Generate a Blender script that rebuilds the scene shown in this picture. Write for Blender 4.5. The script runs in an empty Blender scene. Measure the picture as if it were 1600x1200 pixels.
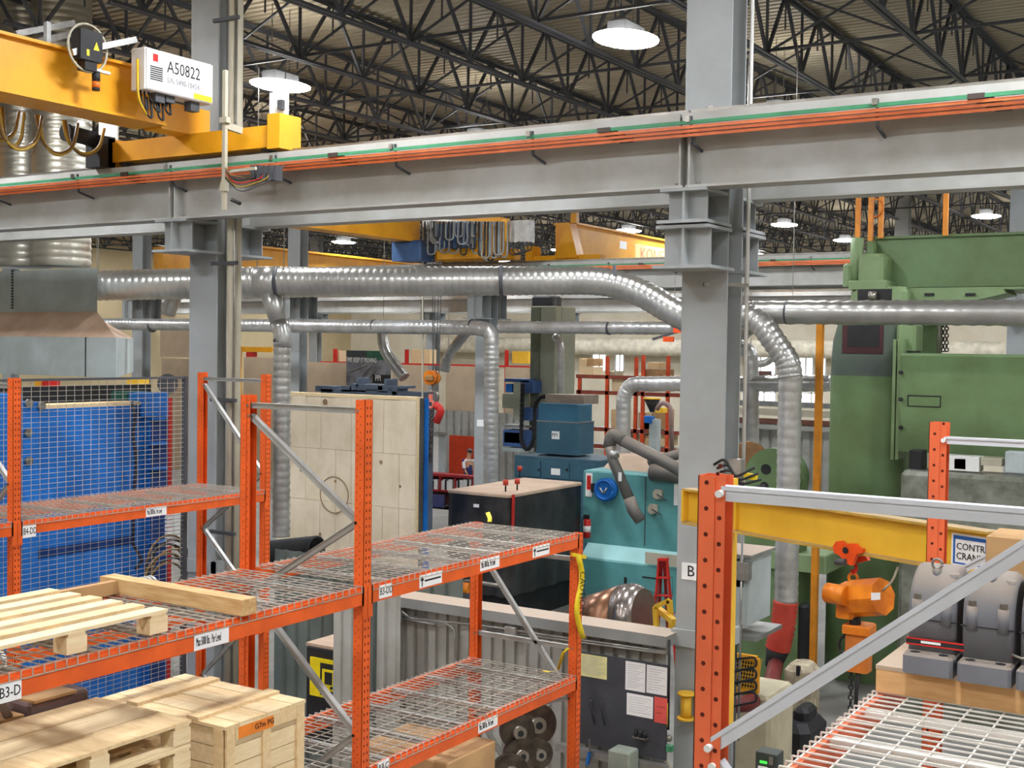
import bpy, math, random
from mathutils import Vector as V, Matrix
random.seed(4)
sc = bpy.context.scene
C = sc.collection
PI = math.pi
# ---------------------------------------------------------------- camera, light, exposure
EYE = 5.1
FPX = 1932.0
yaw, pitch, roll = math.radians(-31.951), math.radians(-1.661), math.radians(0.8165)
_f = V((math.sin(yaw)*math.cos(pitch), math.cos(yaw)*math.cos(pitch), math.sin(pitch)))
_r0 = V((math.cos(yaw), -math.sin(yaw), 0)); _u0 = _r0.cross(_f)
RT = _r0*math.cos(roll) + _u0*math.sin(roll)
UP = -_r0*math.sin(roll) + _u0*math.cos(roll)
FW = _f
cd = bpy.data.cameras.new('camera'); cam = bpy.data.objects.new('camera', cd); C.objects.link(cam)
cd.sensor_width = 36; cd.lens = 36*FPX/1600; cd.clip_start = .05; cd.clip_end = 400
m = Matrix((RT, UP, -FW)).transposed().to_4x4(); m.translation = V((0, 0, EYE)); cam.matrix_world = m
sc.camera = cam
w = bpy.data.worlds.new('world'); sc.world = w; w.use_nodes = True
w.node_tree.nodes['Background'].inputs[0].default_value = (.85, .92, 1, 1)
w.node_tree.nodes['Background'].inputs[1].default_value = 5.0
vs = sc.view_settings
vs.view_transform = 'Standard'; vs.look = 'None'; vs.gamma = 1; vs.exposure = 0.0
vs.use_curve_mapping = False
sc.cycles.use_denoising = True
sc.cycles.max_bounces = 6; sc.cycles.diffuse_bounces = 4; sc.cycles.glossy_bounces = 3
sc.cycles.transmission_bounces = 3; sc.cycles.transparent_max_bounces = 6
sc.cycles.sample_clamp_indirect = 4
LAMP = 122.0      # emission of every ceiling lamp lens

# ---------------------------------------------------------------- helpers
def ray(px, py):
    return RT*((px-800)/FPX) - UP*((py-600)/FPX) + FW
def at(px, py, X=None, Y=None, Z=None, D=None):
    """world point seen at a pixel of the 1600x1200 photograph, on a plane X=, Y=, Z= or at depth D"""
    r = ray(px, py)
    t = X/r.x if X is not None else Y/r.y if Y is not None else (Z-EYE)/r.z if Z is not None else D
    return V((0, 0, EYE)) + r*t
OFF = {}
def wloc(o):
    return OFF.get(o, V((0, 0, 0)))
def thing(name, label=None, cat=None, loc=(0, 0, 0), group=None, kind=None):
    o = bpy.data.objects.new(name, None); C.objects.link(o); o.location = loc; o.empty_display_size = .1
    OFF[o] = V(loc); tag(o, label, cat, group, kind)
    return o
def tag(o, label=None, cat=None, group=None, kind=None):
    if label: o['label'] = label
    if cat: o['category'] = cat
    if group: o['group'] = group
    if kind: o['kind'] = kind
    return o
def dup(root, dloc, label=None, group=None, rz=0):
    def cp(o, par):
        c = o.copy(); C.objects.link(c); c.parent = par
        OFF[c] = wloc(o)
        for ch in o.children: cp(ch, c)
        return c
    r = cp(root, None); r.location = V(dloc); r.rotation_euler.z = rz
    if label: r['label'] = label
    if group: r['group'] = group
    return r
class M:
    def __init__(s): s.v = []; s.f = []; s.sm = []
    def add(s, vs, fs, smooth=False):
        n = len(s.v); s.v += [tuple(v) for v in vs]; s.f += [tuple(i+n for i in f) for f in fs]
        s.sm += [smooth]*len(fs); return s
    def hexa(s, p):   # 8 corners: bottom 4 ccw, top 4 ccw
        return s.add(p, [(3,2,1,0),(4,5,6,7),(0,1,5,4),(1,2,6,5),(2,3,7,6),(3,0,4,7)])
    def box(s, x0, x1, y0, y1, z0, z1):
        x0, x1 = min(x0,x1), max(x0,x1); y0, y1 = min(y0,y1), max(y0,y1); z0, z1 = min(z0,z1), max(z0,z1)
        return s.hexa([(x0,y0,z0),(x1,y0,z0),(x1,y1,z0),(x0,y1,z0),(x0,y0,z1),(x1,y0,z1),(x1,y1,z1),(x0,y1,z1)])
    def bev(s, x0, x1, y0, y1, z0, z1, b):   # box with chamfered vertical and top edges
        x0, x1 = min(x0,x1), max(x0,x1); y0, y1 = min(y0,y1), max(y0,y1); z0, z1 = min(z0,z1), max(z0,z1)
        def ring(i, z): return [(x0+b+i,y0+i,z),(x1-b-i,y0+i,z),(x1-i,y0+b+i,z),(x1-i,y1-b-i,z),(x1-b-i,y1-i,z),(x0+b+i,y1-i,z),(x0+i,y1-b-i,z),(x0+i,y0+b+i,z)]
        r = ring(0, z0)+ring(0, z1-b)+ring(b*.7, z1)
        f = [tuple(range(7,-1,-1)), tuple(range(16,24))]
        for k in (0, 8):
            for i in range(8): f.append((k+i, k+(i+1)%8, k+8+(i+1)%8, k+8+i))
        return s.add(r, f)
    def bar(s, p, q, w, h=None, up=(0,0,1)):   # w across, h along up
        p, q, up = V(p), V(q), V(up); h = h or w; d = (q-p).normalized()
        a = d.cross(up)
        if a.length < 1e-4: a = d.cross(V((1,0,0)))
        a.normalize(); b = a.cross(d).normalized(); a = a*w/2; b = b*h/2
        return s.hexa([p-a-b, p+a-b, q+a-b, q-a-b, p-a+b, p+a+b, q+a+b, q-a+b])
    def tube(s, path, r, n=10, caps=True, smooth=True):
        path = [V(p) for p in path]; k = len(path); rs = r if isinstance(r, (list, tuple)) else [r]*k
        vs, prev = [], None
        for i, p in enumerate(path):
            d = (path[min(i+1,k-1)]-path[max(i-1,0)]).normalized()
            if prev is None:
                a = d.cross(V((0,0,1)))
                if a.length < .05: a = d.cross(V((1,0,0)))
            else: a = prev - d*prev.dot(d)
            a.normalize(); prev = a; b = d.cross(a)
            vs += [p+(a*math.cos(2*PI*j/n)+b*math.sin(2*PI*j/n))*rs[i] for j in range(n)]
        fs = [(i*n+j, i*n+(j+1)%n, (i+1)*n+(j+1)%n, (i+1)*n+j) for i in range(k-1) for j in range(n)]
        s.add(vs, fs, smooth)
        if caps:
            m0 = len(s.v)-len(vs); s.f += [tuple(m0+j for j in range(n-1,-1,-1)), tuple(m0+(k-1)*n+j for j in range(n))]; s.sm += [False]*2
        return s
    def cyl(s, p, q, r, n=16, r2=None, smooth=True):
        return s.tube([p, q], [r, r if r2 is None else r2], n, True, smooth)
    def prism(s, pts, ax, a, b, smooth=False):   # polygon pts in the two other axes, extruded along ax ('x','y','z') a..b
        def mk(u, v, t): return {'x': (t,u,v), 'y': (u,t,v), 'z': (u,v,t)}[ax]
        n = len(pts); vs = [mk(u,v,a) for u,v in pts]+[mk(u,v,b) for u,v in pts]
        s.add(vs, [tuple(range(n-1,-1,-1)), tuple(range(n,2*n))])
        n0 = len(s.v)-2*n; s.f += [(n0+i, n0+(i+1)%n, n0+n+(i+1)%n, n0+n+i) for i in range(n)]; s.sm += [smooth]*n
        return s
    def ball(s, c, r, n=12, m=8, sc=(1,1,1)):
        vs = [V(c)+V((r*sc[0]*math.sin(PI*i/m)*math.cos(2*PI*j/n), r*sc[1]*math.sin(PI*i/m)*math.sin(2*PI*j/n), r*sc[2]*math.cos(PI*i/m))) for i in range(m+1) for j in range(n)]
        return s.add(vs, [(i*n+j, i*n+(j+1)%n, (i+1)*n+(j+1)%n, (i+1)*n+j) for i in range(m) for j in range(n)], True)
    def ring(s, c, R, r, ax='z', n=24, k=8, a0=0, a1=2*PI):
        pts = []
        for i in range(n+1):
            t = a0+(a1-a0)*i/n; u, v = R*math.cos(t), R*math.sin(t)
            pts.append(V(c)+V({'x': (0,u,v), 'y': (u,0,v), 'z': (u,v,0)}[ax]))
        return s.tube(pts, r, k, True)
    def obj(s, name, mat, parent=None, label=None, cat=None, group=None, kind=None):
        me = bpy.data.meshes.new(name)
        if parent is not None: off = wloc(parent)
        else:
            xs, ys, zs = zip(*s.v); off = V(((min(xs)+max(xs))/2, (min(ys)+max(ys))/2, min(zs)))
        me.from_pydata([(v[0]-off.x, v[1]-off.y, v[2]-off.z) for v in s.v], [], s.f)
        me.polygons.foreach_set('use_smooth', s.sm); me.update()
        if mat: me.materials.append(mat)
        o = bpy.data.objects.new(name, me); C.objects.link(o)
        if parent is not None: o.parent = parent; OFF[o] = off
        else: o.location = off; OFF[o] = off
        return tag(o, label, cat, group, kind)
def fixn(o):
    import bmesh
    b = bmesh.new(); b.from_mesh(o.data); bmesh.ops.recalc_face_normals(b, faces=b.faces); b.to_mesh(o.data); b.free(); return o
def fillet(pts, r, n=8):
    pts = [V(p) for p in pts]; out = [pts[0]]
    for i in range(1, len(pts)-1):
        a, b, c = pts[i-1], pts[i], pts[i+1]; rr = min(r, (a-b).length*.48, (c-b).length*.48)
        p, q = b+(a-b).normalized()*rr, b+(c-b).normalized()*rr
        for k in range(n+1):
            t = k/n; out.append(p*(1-t)**2+b*2*t*(1-t)+q*t*t)
    return out+[pts[-1]]
def resample(pts, step):
    out = [pts[0]]
    for a, b in zip(pts, pts[1:]):
        n = max(1, int((b-a).length/step+.5)); out += [a+(b-a)*k/n for k in range(1, n+1)]
    return out
def duct(mm, pts, r, rib=.12, h=.006, n=20, r2=None, bend=.5):
    """spiral seamed sheet duct: raised seam every `rib` metres"""
    p = resample(fillet(pts, bend), rib/3.0); rs = []
    for i in range(len(p)):
        rr = r if r2 is None else r+(r2-r)*i/(len(p)-1)
        rs.append(rr+(h if i % 3 == 1 else 0))
    mm.tube(p, rs, n); return mm
def wavy(mm, p0, p1, z0, z1, pitch, depth, nrm):   # corrugated sheet standing between p0 and p1
    p0, p1, nrm = V(p0), V(p1), V(nrm); L = (p1-p0).length; d = (p1-p0).normalized(); k = int(L/pitch)
    pr = []
    for i in range(k+1):
        for fr, dd in ((0,0),(.62,0),(.70,-depth),(.92,-depth)):
            t = (i+fr)*pitch
            if t > L: break
            pr.append(p0+d*t+nrm*dd)
    vs = [(q.x,q.y,z0) for q in pr]+[(q.x,q.y,z1) for q in pr]; n = len(pr)
    return mm.add(vs, [(i, i+1, n+i+1, n+i) for i in range(n-1)])
def text(body, size, pos, face, mat, parent=None, name='lettering', sx=1, ext=.001, align='LEFT', tilt=0):
    cu = bpy.data.curves.new('t', 'FONT'); cu.body = body; cu.size = size; cu.extrude = ext; cu.align_x = align; cu.align_y = 'CENTER'; cu.resolution_u = 2
    t = bpy.data.objects.new('t', cu); C.objects.link(t)
    dg = bpy.context.evaluated_depsgraph_get(); me = bpy.data.meshes.new_from_object(t.evaluated_get(dg)); bpy.data.objects.remove(t)
    R = {'-y': Matrix.Rotation(PI/2, 4, 'X'), '+x': Matrix.Rotation(PI/2, 4, 'Z')@Matrix.Rotation(PI/2, 4, 'X')}[face] if isinstance(face, str) else face
    me.transform(Matrix.Translation(V(pos)-(wloc(parent) if parent else V((0,0,0))))@R@Matrix.Rotation(tilt, 4, 'Z')@Matrix.Diagonal((sx,1,1,1)))
    me.materials.clear(); me.materials.append(mat)
    o = bpy.data.objects.new(name, me); C.objects.link(o)
    if parent: o.parent = parent; OFF[o] = wloc(parent)
    return o

# ---------------------------------------------------------------- materials
def s2l(c): return tuple(((x/255)/12.92 if x/255 <= .04045 else ((x/255+.055)/1.055)**2.4) for x in c)
MC = {}
def mat(name, rgb, rough=.6, metal=0, var=.12, scale=3, bump=0, stretch=None, rgb2=None, fac=(.4,.65), spec=.4):
    if name in MC: return MC[name]
    ma = bpy.data.materials.new(name); MC[name] = ma; ma.use_nodes = True; nt = ma.node_tree; b = nt.nodes['Principled BSDF']
    c = s2l(rgb); b.inputs['Roughness'].default_value = rough; b.inputs['Metallic'].default_value = metal; b.inputs['Specular IOR Level'].default_value = spec
    tc = nt.nodes.new('ShaderNodeTexCoord'); mp = nt.nodes.new('ShaderNodeMapping'); mp.inputs['Scale'].default_value = stretch or (1,1,1)
    nz = nt.nodes.new('ShaderNodeTexNoise'); nz.inputs['Scale'].default_value = scale; nz.inputs['Detail'].default_value = 5; nz.inputs['Roughness'].default_value = .6
    nt.links.new(tc.outputs['Object'], mp.inputs['Vector']); nt.links.new(mp.outputs[0], nz.inputs['Vector'])
    cr = nt.nodes.new('ShaderNodeValToRGB'); e = cr.color_ramp.elements
    e[0].position, e[1].position = fac
    c2 = s2l(rgb2) if rgb2 else tuple(x*(1-var*1.6) for x in c); c1 = c if rgb2 else tuple(min(1, x*(1+var)) for x in c)
    e[0].color = (*c2, 1); e[1].color = (*c1, 1)
    nt.links.new(nz.outputs['Fac'], cr.inputs['Fac']); nt.links.new(cr.outputs[0], b.inputs['Base Color'])
    if bump:
        bp = nt.nodes.new('ShaderNodeBump'); bp.inputs['Strength'].default_value = bump; bp.inputs['Distance'].default_value = .01
        nt.links.new(nz.outputs['Fac'], bp.inputs['Height']); nt.links.new(bp.outputs[0], b.inputs['Normal'])
    return ma
def dusty(name, rgb, dust=(176,160,136), amt=.75, **k):
    """paint with settled dust on upward faces (the dust lies there whatever the light)"""
    if name in MC: return MC[name]
    ma = mat(name, rgb, **k); nt = ma.node_tree; b = nt.nodes['Principled BSDF']; src = b.inputs['Base Color'].links[0].from_socket
    g = nt.nodes.new('ShaderNodeNewGeometry'); sp = nt.nodes.new('ShaderNodeSeparateXYZ'); mr = nt.nodes.new('ShaderNodeMapRange')
    mr.inputs[1].default_value = .1; mr.inputs[2].default_value = .65; mr.inputs[4].default_value = amt
    mx = nt.nodes.new('ShaderNodeMix'); mx.data_type = 'RGBA'; mx.inputs[7].default_value = (*s2l(dust), 1)
    nt.links.new(g.outputs['Normal'], sp.inputs[0]); nt.links.new(sp.outputs['Z'], mr.inputs[0]); nt.links.new(mr.outputs[0], mx.inputs[0])
    nt.links.new(src, mx.inputs[6]); nt.links.new(mx.outputs[2], b.inputs['Base Color']); return ma
def emit(name, rgb, st):
    if name in MC: return MC[name]
    ma = bpy.data.materials.new(name); MC[name] = ma; ma.use_nodes = True; b = ma.node_tree.nodes['Principled BSDF']
    b.inputs['Base Color'].default_value = (*s2l(rgb), 1); b.inputs['Emission Color'].default_value = (*s2l(rgb), 1); b.inputs['Emission Strength'].default_value = st; return ma
GREY = mat('column_paint', (164,169,170), .55, 0, .05, 1.5, rgb2=(154,158,157))
BEAM = mat('beam_paint', (186,187,184), .55, 0, .06, 1.2, rgb2=(166,165,158))
DKGREY = mat('dark_steel_paint', (74,76,80), .6, 0, .1)
JOIST = mat('joist_paint', (74,76,82), .6, 0, .1, 2)
DECK = mat('roof_deck_metal', (176,166,146), .45, .1, .08, .6, rgb2=(158,148,128))
ORANGE = mat('orange_enamel', (228,96,34), .42, 0, .08, 4, spec=.5)
ORANGE2 = mat('orange_rack_enamel', (232,108,64), .42, 0, .05, 4, spec=.5)
HOLE = mat('punched_hole_dark', (92,30,14), .9)
GALV = mat('galvanised_steel', (168,168,164), .38, .75, .12, 6)
DUCTM = mat('duct_sheet_metal', (206,207,206), .3, .6, .08, 2.5, rgb2=(178,177,172))
DUCTD = dusty('dusty_duct_metal', (190,190,186), (112,108,100), .85, rough=.3, metal=.6, var=.1, scale=2)
STRUT = mat('zinc_brace_steel', (176,176,172), .4, .6, .08, 5)
WIRE = mat('wire_zinc', (190,184,172), .5, .35, .1, 5)
WOOD = mat('pale_pine', (234,210,166), .7, 0, .1, 5, .15, (1,6,6), (216,184,134), (.3,.7))
WOOD2 = mat('cut_pine', (240,220,180), .7, 0, .1, 5, .1, (6,1,6), (224,198,152), (.3,.7))
PLY = mat('plywood', (222,178,122), .7, 0, .1, 4, 0, (1,5,5), (205,158,104))
CARD = mat('cardboard', (186,148,102), .8, 0, .08)
YEL = mat('crane_yellow', (240,172,36), .42, 0, .05, 1.5, rgb2=(226,156,30))
YEL2 = mat('jib_yellow', (240,192,58), .5, 0, .06, 2, rgb2=(226,176,48))
BLUE = mat('blue_machine_paint', (26,112,198), .45, 0, .08, 1.5, rgb2=(20,94,170))
GREEN = mat('press_green', (106,134,92), .5, 0, .08, 1.2, rgb2=(94,114,74))
GREENL = mat('press_light_green', (130,154,112), .5, 0, .06, 1.5, rgb2=(118,140,98))
TEAL = mat('teal_paint', (98,160,160), .5, 0, .05, 2, rgb2=(86,146,146))
TEALL = mat('teal_light_paint', (150,196,194), .5, 0, .05, 2)
NAVY = dusty('blue_grey_paint', (58,96,114), (90,104,112), .6, rough=.5, var=.06, scale=1.5)
BLACK = mat('black_rubber', (34,34,36), .6, 0, .2, 4)
TARP = mat('black_tarp', (52,50,50), .45, 0, .3, 2, .6)
DUST = mat('dusty_sheet_top', (188,164,142), .9, 0, .06, 2)
WHITE = mat('white_paint', (236,236,232), .5, 0, .03)
OFFW = mat('offwhite_wall', (214,206,186), .7, 0, .05, .6, rgb2=(200,190,166))
PAPER = mat('paper', (240,240,238), .8, 0, .02)
INK = mat('ink_black', (26,26,28), .7)
INKG = mat('ink_grey', (186,186,190), .8)
RED = mat('red_paint', (196,38,30), .5, 0, .08)
STEEL = mat('bare_steel', (150,146,138), .35, .8, .12, 4)
CAST = dusty('cast_grey_paint', (112,114,120), (140,128,116), .9, rough=.6, var=.06, scale=6)
CORR = mat('corrugated_grey', (176,178,172), .55, .1, .06, 1.5, rgb2=(154,154,146))
CORRD = mat('corrugated_dull_green', (124,132,126), .6, .2, .08, 1.5)
CONC = mat('concrete_floor', (140,138,132), .7, 0, .15, .8)
BEIGE = mat('beige_pipe', (182,176,156), .5, 0, .05)
TAN = mat('tan_screen_panel', (186,166,140), .8, 0, .06, 1)
HOOD = mat('hood_blue_grey', (188,198,198), .55, 0, .05, 1.6, rgb2=(168,178,176))
RUST = mat('rusty_sheet', (216,190,166), .6, .05, .08, 1.5, rgb2=(190,160,136))
ZONE = mat('glass_bright', (250,252,255), .2)
OBL = mat('orange_hoist', (236,140,26), .4, 0, .1, 5, rgb2=(200,104,20))
# ---------------------------------------------------------------- building shell
ROOF = 10.45
X0R, X1R, Y0R, Y1R = -46.0, 12.0, -7.0, 56.0
M().box(X0R, X1R, Y0R, Y1R, -.2, 0).obj('floor', CONC, kind='structure')
def roof():
    vs, n, p = [], 0, .19
    prof = []
    y = Y0R
    while y < Y1R:
        for dy, dz in ((0,0),(.1,0),(.12,.045),(.17,.045)): prof.append((y+dy, ROOF+dz))
        y += p
    n = len(prof); vs = [(X0R, a, b) for a, b in prof]+[(X1R, a, b) for a, b in prof]
    M().add(vs, [(i, i+1, n+i+1, n+i) for i in range(n-1)]).obj('ceiling', DECK, kind='structure')
roof()
def holed(name, a0, a1, z0, z1, holes, box, mt):
    xs = sorted({a0, a1, *[h[0] for h in holes], *[h[1] for h in holes]}); zs = sorted({z0, z1, *[h[2] for h in holes], *[h[3] for h in holes]})
    mm = M()
    for i in range(len(xs)-1):
        for j in range(len(zs)-1):
            cx, cz = (xs[i]+xs[i+1])/2, (zs[j]+zs[j+1])/2
            if any(h[0] < cx < h[1] and h[2] < cz < h[3] for h in holes): continue
            box(mm, xs[i], xs[i+1], zs[j], zs[j+1])
    return mm.obj(name, mt, kind='structure')
holes = []
for px0, px1, r in ((924,948,0),(960,976,0),(1140,1158,0),(1164,1213,0),(1246,1272,0),(1276,1292,0),(1160,1172,1),(1176,1214,1),(1250,1288,1),(1130,1150,1)):
    a = at(px0, 560, Y=56).x; b = at(px1, 560, Y=56).x
    holes.append((a, b, 3.95, 5.05) if r == 0 else (a, b, 2.7, 3.25))
holed('wall_back', X0R, X1R, 0, ROOF, holes, lambda mm, a, b, c, d: mm.box(a, b, 56, 56.3, c, d), OFFW)
GL = bpy.data.materials.new('window_glass'); GL.use_nodes = True; b_ = GL.node_tree.nodes['Principled BSDF']
b_.inputs['Transmission Weight'].default_value = 1; b_.inputs['Roughness'].default_value = 0; b_.inputs['IOR'].default_value = 1.05
for i, h in enumerate(holes):
    w_ = thing('window_%d' % (i+1), kind='structure', loc=((h[0]+h[1])/2, 56.05, h[2]))
    f = M()
    for a, b, c, d in ((h[0], h[0]+.08, h[2], h[3]), (h[1]-.08, h[1], h[2], h[3]), (h[0], h[1], h[2], h[2]+.08), (h[0], h[1], h[3]-.08, h[3]), ((h[0]+h[1])/2-.03, (h[0]+h[1])/2+.03, h[2], h[3])): f.box(a, b, 56.0, 56.1, c, d)
    f.obj('window_frame', WHITE, w_); M().box(h[0]+.08, h[1]-.08, 56.04, 56.05, h[2]+.08, h[3]-.08).obj('pane', GL, w_)
M().box(X0R-.3, X0R, Y0R, Y1R, 0, ROOF).obj('wall_left', mat('wall_left_lamp_tan', (196,178,140), .8, 0, .06, .5), kind='structure')  # off-white wall, the lamp's warm tint is put into this tan
M().box(X1R, X1R+.3, Y0R, Y1R, 0, ROOF).obj('wall_right', OFFW, kind='structure')
M().box(X0R, X1R, Y0R-.3, Y0R, 0, ROOF).obj('wall_front', OFFW, kind='structure')

# ---- steel columns with their crane brackets
def hcol(mm, X, Y, z0, z1, w=.43, d=.35, t=.022):
    mm.box(X-w/2, X+w/2, Y, Y+t, z0, z1); mm.box(X-w/2, X+w/2, Y+d-t, Y+d, z0, z1); mm.box(X-.009, X+.009, Y+t, Y+d-t, z0, z1)
def stub(par, X, ya, yb, z0, z1, w=.43, d=.05):
    """short I section bracket from ya (free end) to yb (column face)"""
    lo, hi = min(ya, yb), max(ya, yb); s = -1 if ya < yb else 1
    M().box(X-w/2-.03, X+w/2+.03, lo-.02, hi+.02, z1-.028, z1).obj('bracket_plate', GREY, par)
    M().box(X-w/2-.05, X+w/2+.05, lo-.04, hi+.04, z0, z0+.028).obj('bracket_plate', GREY, par)
    mm = M().box(X-.012, X+.012, lo, hi, z0+.028, z1-.028)
    ys = ya-s*.10
    for sx in (-1, 1): mm.box(X+sx*.012, X+sx*w/2, min(ys, ys+.016), max(ys, ys+.016), z0+.028, z1-.028)
    mm.obj('bracket_web', GREY, par)
XL = [-41.57, -35.37, -29.17, -22.97, -16.77, -10.57, -4.37, 1.83]
def bolts(mm, c, r=.016):
    for q in c: mm.cyl(V(q)-V((0,0,.0)), V(q)+V((0,0,.03)), r, 6, smooth=False)
col_near = {}
for X in (-10.57, -4.37):
    c = thing('steel_column', kind='structure', loc=(X, 10.375, 0))
    mm = M(); hcol(mm, X, 10.2, 0, ROOF-.05); mm.obj('shaft', GREY, c)
    M().box(X-.3, X+.3, 10.1, 10.65, 0, .03).obj('base_plate', GREY, c)
    lv = [(6.12, 6.485)] if X < -8 else [(6.185, 6.485), (5.80, 6.17)]
    for k, (a, b) in enumerate(lv):
        ww = .36 if (X > -8 and k == 0) else .43
        stub(c, X, 9.72, 10.2, a, b, ww); stub(c, X, 11.03, 10.55, a, b, ww)
    a = lv[-1][0]
    bm = M(); bolts(bm, [(X+sx*.1, 9.8, lv[0][1]+.02) for sx in (-1, 1)]); bm.obj('bolt', STEEL, c)
    g = M(); g.box(X-.24, X+.24, 10.16, 10.2, 2.45, 2.6); g.box(X+.2, X+.24, 10.16, 10.6, 2.45, 2.6); g.obj('collar', GREY, c)
    col_near[X] = c
far = None
for Yl in (25.5, 40.5):
    for X in XL:
        if far is None:
            far = thing('steel_column', kind='structure', loc=(X, Yl+.175, 0))
            mm = M(); hcol(mm, X, Yl, 0, ROOF-.05); mm.obj('shaft', GREY, far)
            stub(far, X, Yl-.48, Yl, 5.8, 6.485); stub(far, X, Yl+.83, Yl+.35, 5.8, 6.485)
        else: dup(far, (X, Yl+.175, 0))
# ---- crane runway beams, one per bay between columns
def runway(X0, X1, Yc, front):
    """front=-1: conductor side faces -Y"""
    r = thing('runway_beam', kind='structure', loc=((X0+X1)/2, Yc, 6.485))
    a, b = X0+.012, X1-.012
    mm = M().box(a, b, Yc-.009, Yc+.009, 6.505, 7.08); mm.obj('web', BEAM, r)
    M().box(a, b, Yc-.13, Yc+.13, 6.485, 6.507).obj('bottom_flange', BEAM, r)
    cp = M().box(a, b, Yc-.2, Yc+.2, 7.07, 7.1)
    for s in (-1, 1): cp.box(a, b, Yc+s*.2-.007, Yc+s*.2+.007, 6.965, 7.1)
    cp.obj('channel_cap', BEAM, r)
    for k in (0, 1):
        xx = a+.03 if k == 0 else b-.03
        st = M()
        for s in (-1, 1): st.box(xx-.008, xx+.008, Yc+s*.009, Yc+s*.13, 6.507, 7.07)
        st.obj('stiffener', BEAM, r)
    M().box(a, b, Yc-.03, Yc+.03, 7.1, 7.16).obj('crane_rail', STEEL, r)
    return r
first = None
for Yc in (9.85, 10.90, 24.98, 26.38, 39.98, 41.38):
    xs = ([-22.97, -16.77, -10.57, -4.37, 1.83, 8.03] if Yc < 12 else [-46, -41.57]+XL[1:]+[8.03])
    for a, b in zip(xs, xs[1:]):
        if abs(b-a-6.2) < .01 and first: dup(first, ((a+b)/2, Yc, 6.485))
        else:
            rr = runway(a, b, Yc, -1)
            if abs(b-a-6.2) < .01: first = rr
# ---- open web roof joists, bottom chord 9.4 m up
def joist(X, Y0):
    j = thing('roof_truss_beam', kind='structure', loc=(X, Y0, 9.4))
    b = M()
    for s in (-1, 1): b.box(X+s*.012, X+s*.07, Y0, Y0+14.6, 9.36, 9.375); b.box(X+s*.012, X+s*.02, Y0, Y0+14.6, 9.36, 9.42)
    b.obj('bottom_chord', JOIST, j)
    t = M()
    for s in (-1, 1): t.box(X+s*.012, X+s*.08, Y0, Y0+14.6, 10.385, 10.40); t.box(X+s*.012, X+s*.02, Y0, Y0+14.6, 10.33, 10.40)
    t.obj('top_chord', JOIST, j)
    for i in range(10):
        y = Y0+.55+1.5*i
        wb = M()
        wb.bar((X, y, 9.39), (X, y, 10.38), .035); wb.bar((X, y, 9.39), (X, y+.72, 10.38), .045); wb.bar((X, y, 9.39), (X, y-.72, 10.38), .045)
        if i < 9: wb.bar((X, y+.75, 10.38), (X, y+.75, 9.9), .02)
        wb.obj('web', JOIST, j)
    return j
j0 = joist(-4.37, 10.57)
for Y0 in (10.57, 25.5, 40.6):
    for k in range(-5, 21):
        X = -4.37-2.067*k
        if k == 0 and Y0 == 10.57: continue
        dup(j0, (X, Y0, 9.4))
def bridging(Y):
    mm = M().box(X0R, 6, Y-.02, Y+.02, 9.42, 9.46); b2 = M()
    for k in range(-5, 20):
        a, b = -4.37-2.067*k, -4.37-2.067*(k+1)
        b2.bar((a, Y+.03, 9.4), (b, Y+.03, 10.36), .03); b2.bar((a, Y-.03, 10.36), (b, Y-.03, 9.4), .03)
    r = thing('roof_bridging_beam', kind='structure', loc=(0, Y, 9.4)); mm.obj('tie', JOIST, r); b2.obj('cross_brace', JOIST, r); return r
b0 = bridging(14.15)
for Y in (17.15, 20.15, 23.15, 28.5, 31.5, 34.5, 37.5, 43.5, 46.5, 49.5, 52.5): dup(b0, (0, Y, 9.4))
# ---- ceiling lamps
LENS = emit('lamp_lens', (246, 249, 255), LAMP); LUP = emit('lamp_upper_glow', (250, 246, 236), LAMP*.17)
def lamp(X, Y):
    l = thing('high_bay_lamp', 'lit white high bay lamp', 'lamp', (X, Y, 9.2), 'high bay lamps under the roof')
    M().bev(X-.14, X+.14, Y-.3, Y+.3, 9.236, 9.42, .03).obj('housing', DKGREY, l); ml = M().tube([(X, Y, 9.235), (X, Y, 9.215), (X, Y, 9.2)], [.3, .41, .4], 24); ml.v = [(x, Y+(y-Y)*1.35, z) for x, y, z in ml.v]; ml.obj('uplight_rim', LUP, l)  # rim around the lens glows, added as uplight for the roof deck
    ml = M().tube([(X, Y, 9.2), (X, Y, 9.175)], [.4, .33], 24); ml.v = [(x, Y+(y-Y)*1.35, z) for x, y, z in ml.v]; ml.obj('lens', LENS, l)
    h = M()
    for s in (-1, 1): h.bar((X, Y+s*.2, 9.4), (X, Y+s*.2, 10.455), .012)
    h.obj('hanger', STEEL, l); return l
LN = {(-7.5,14.75): 'brightest large rectangular high bay lamp just left of the tall right-hand column', (-13.6,14.75): 'large rectangular high bay lamp beside the left column above the yellow bridge crane',
      (-13.6,20.5): 'high bay lamp just above the middle of the long grey runway beam', (-7.5,20.6): 'thin bright lamp strip above the runway beam, right of the tall column',
      (-19.3,37.4): 'small oval-looking lamp below the runway beam above the crane lettering', (-13.8,38.6): 'small lamp below the beam just right of the tall right column', (-7.6,38.6): 'small lamp below the beam near the right edge of the view above the green press',
      (-13.7,44.8): 'small distant lamp left of the orange rods on the green press', (-19.1,49.9): 'tiny distant lamp glimpsed behind the tall right column', (-31.8,38.2): 'small lamp below the yellow girder left of the hoist cables',
      (-42,37.2): 'far left small lamp in front of the lamp-tinted end wall'}
l0 = None
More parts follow.
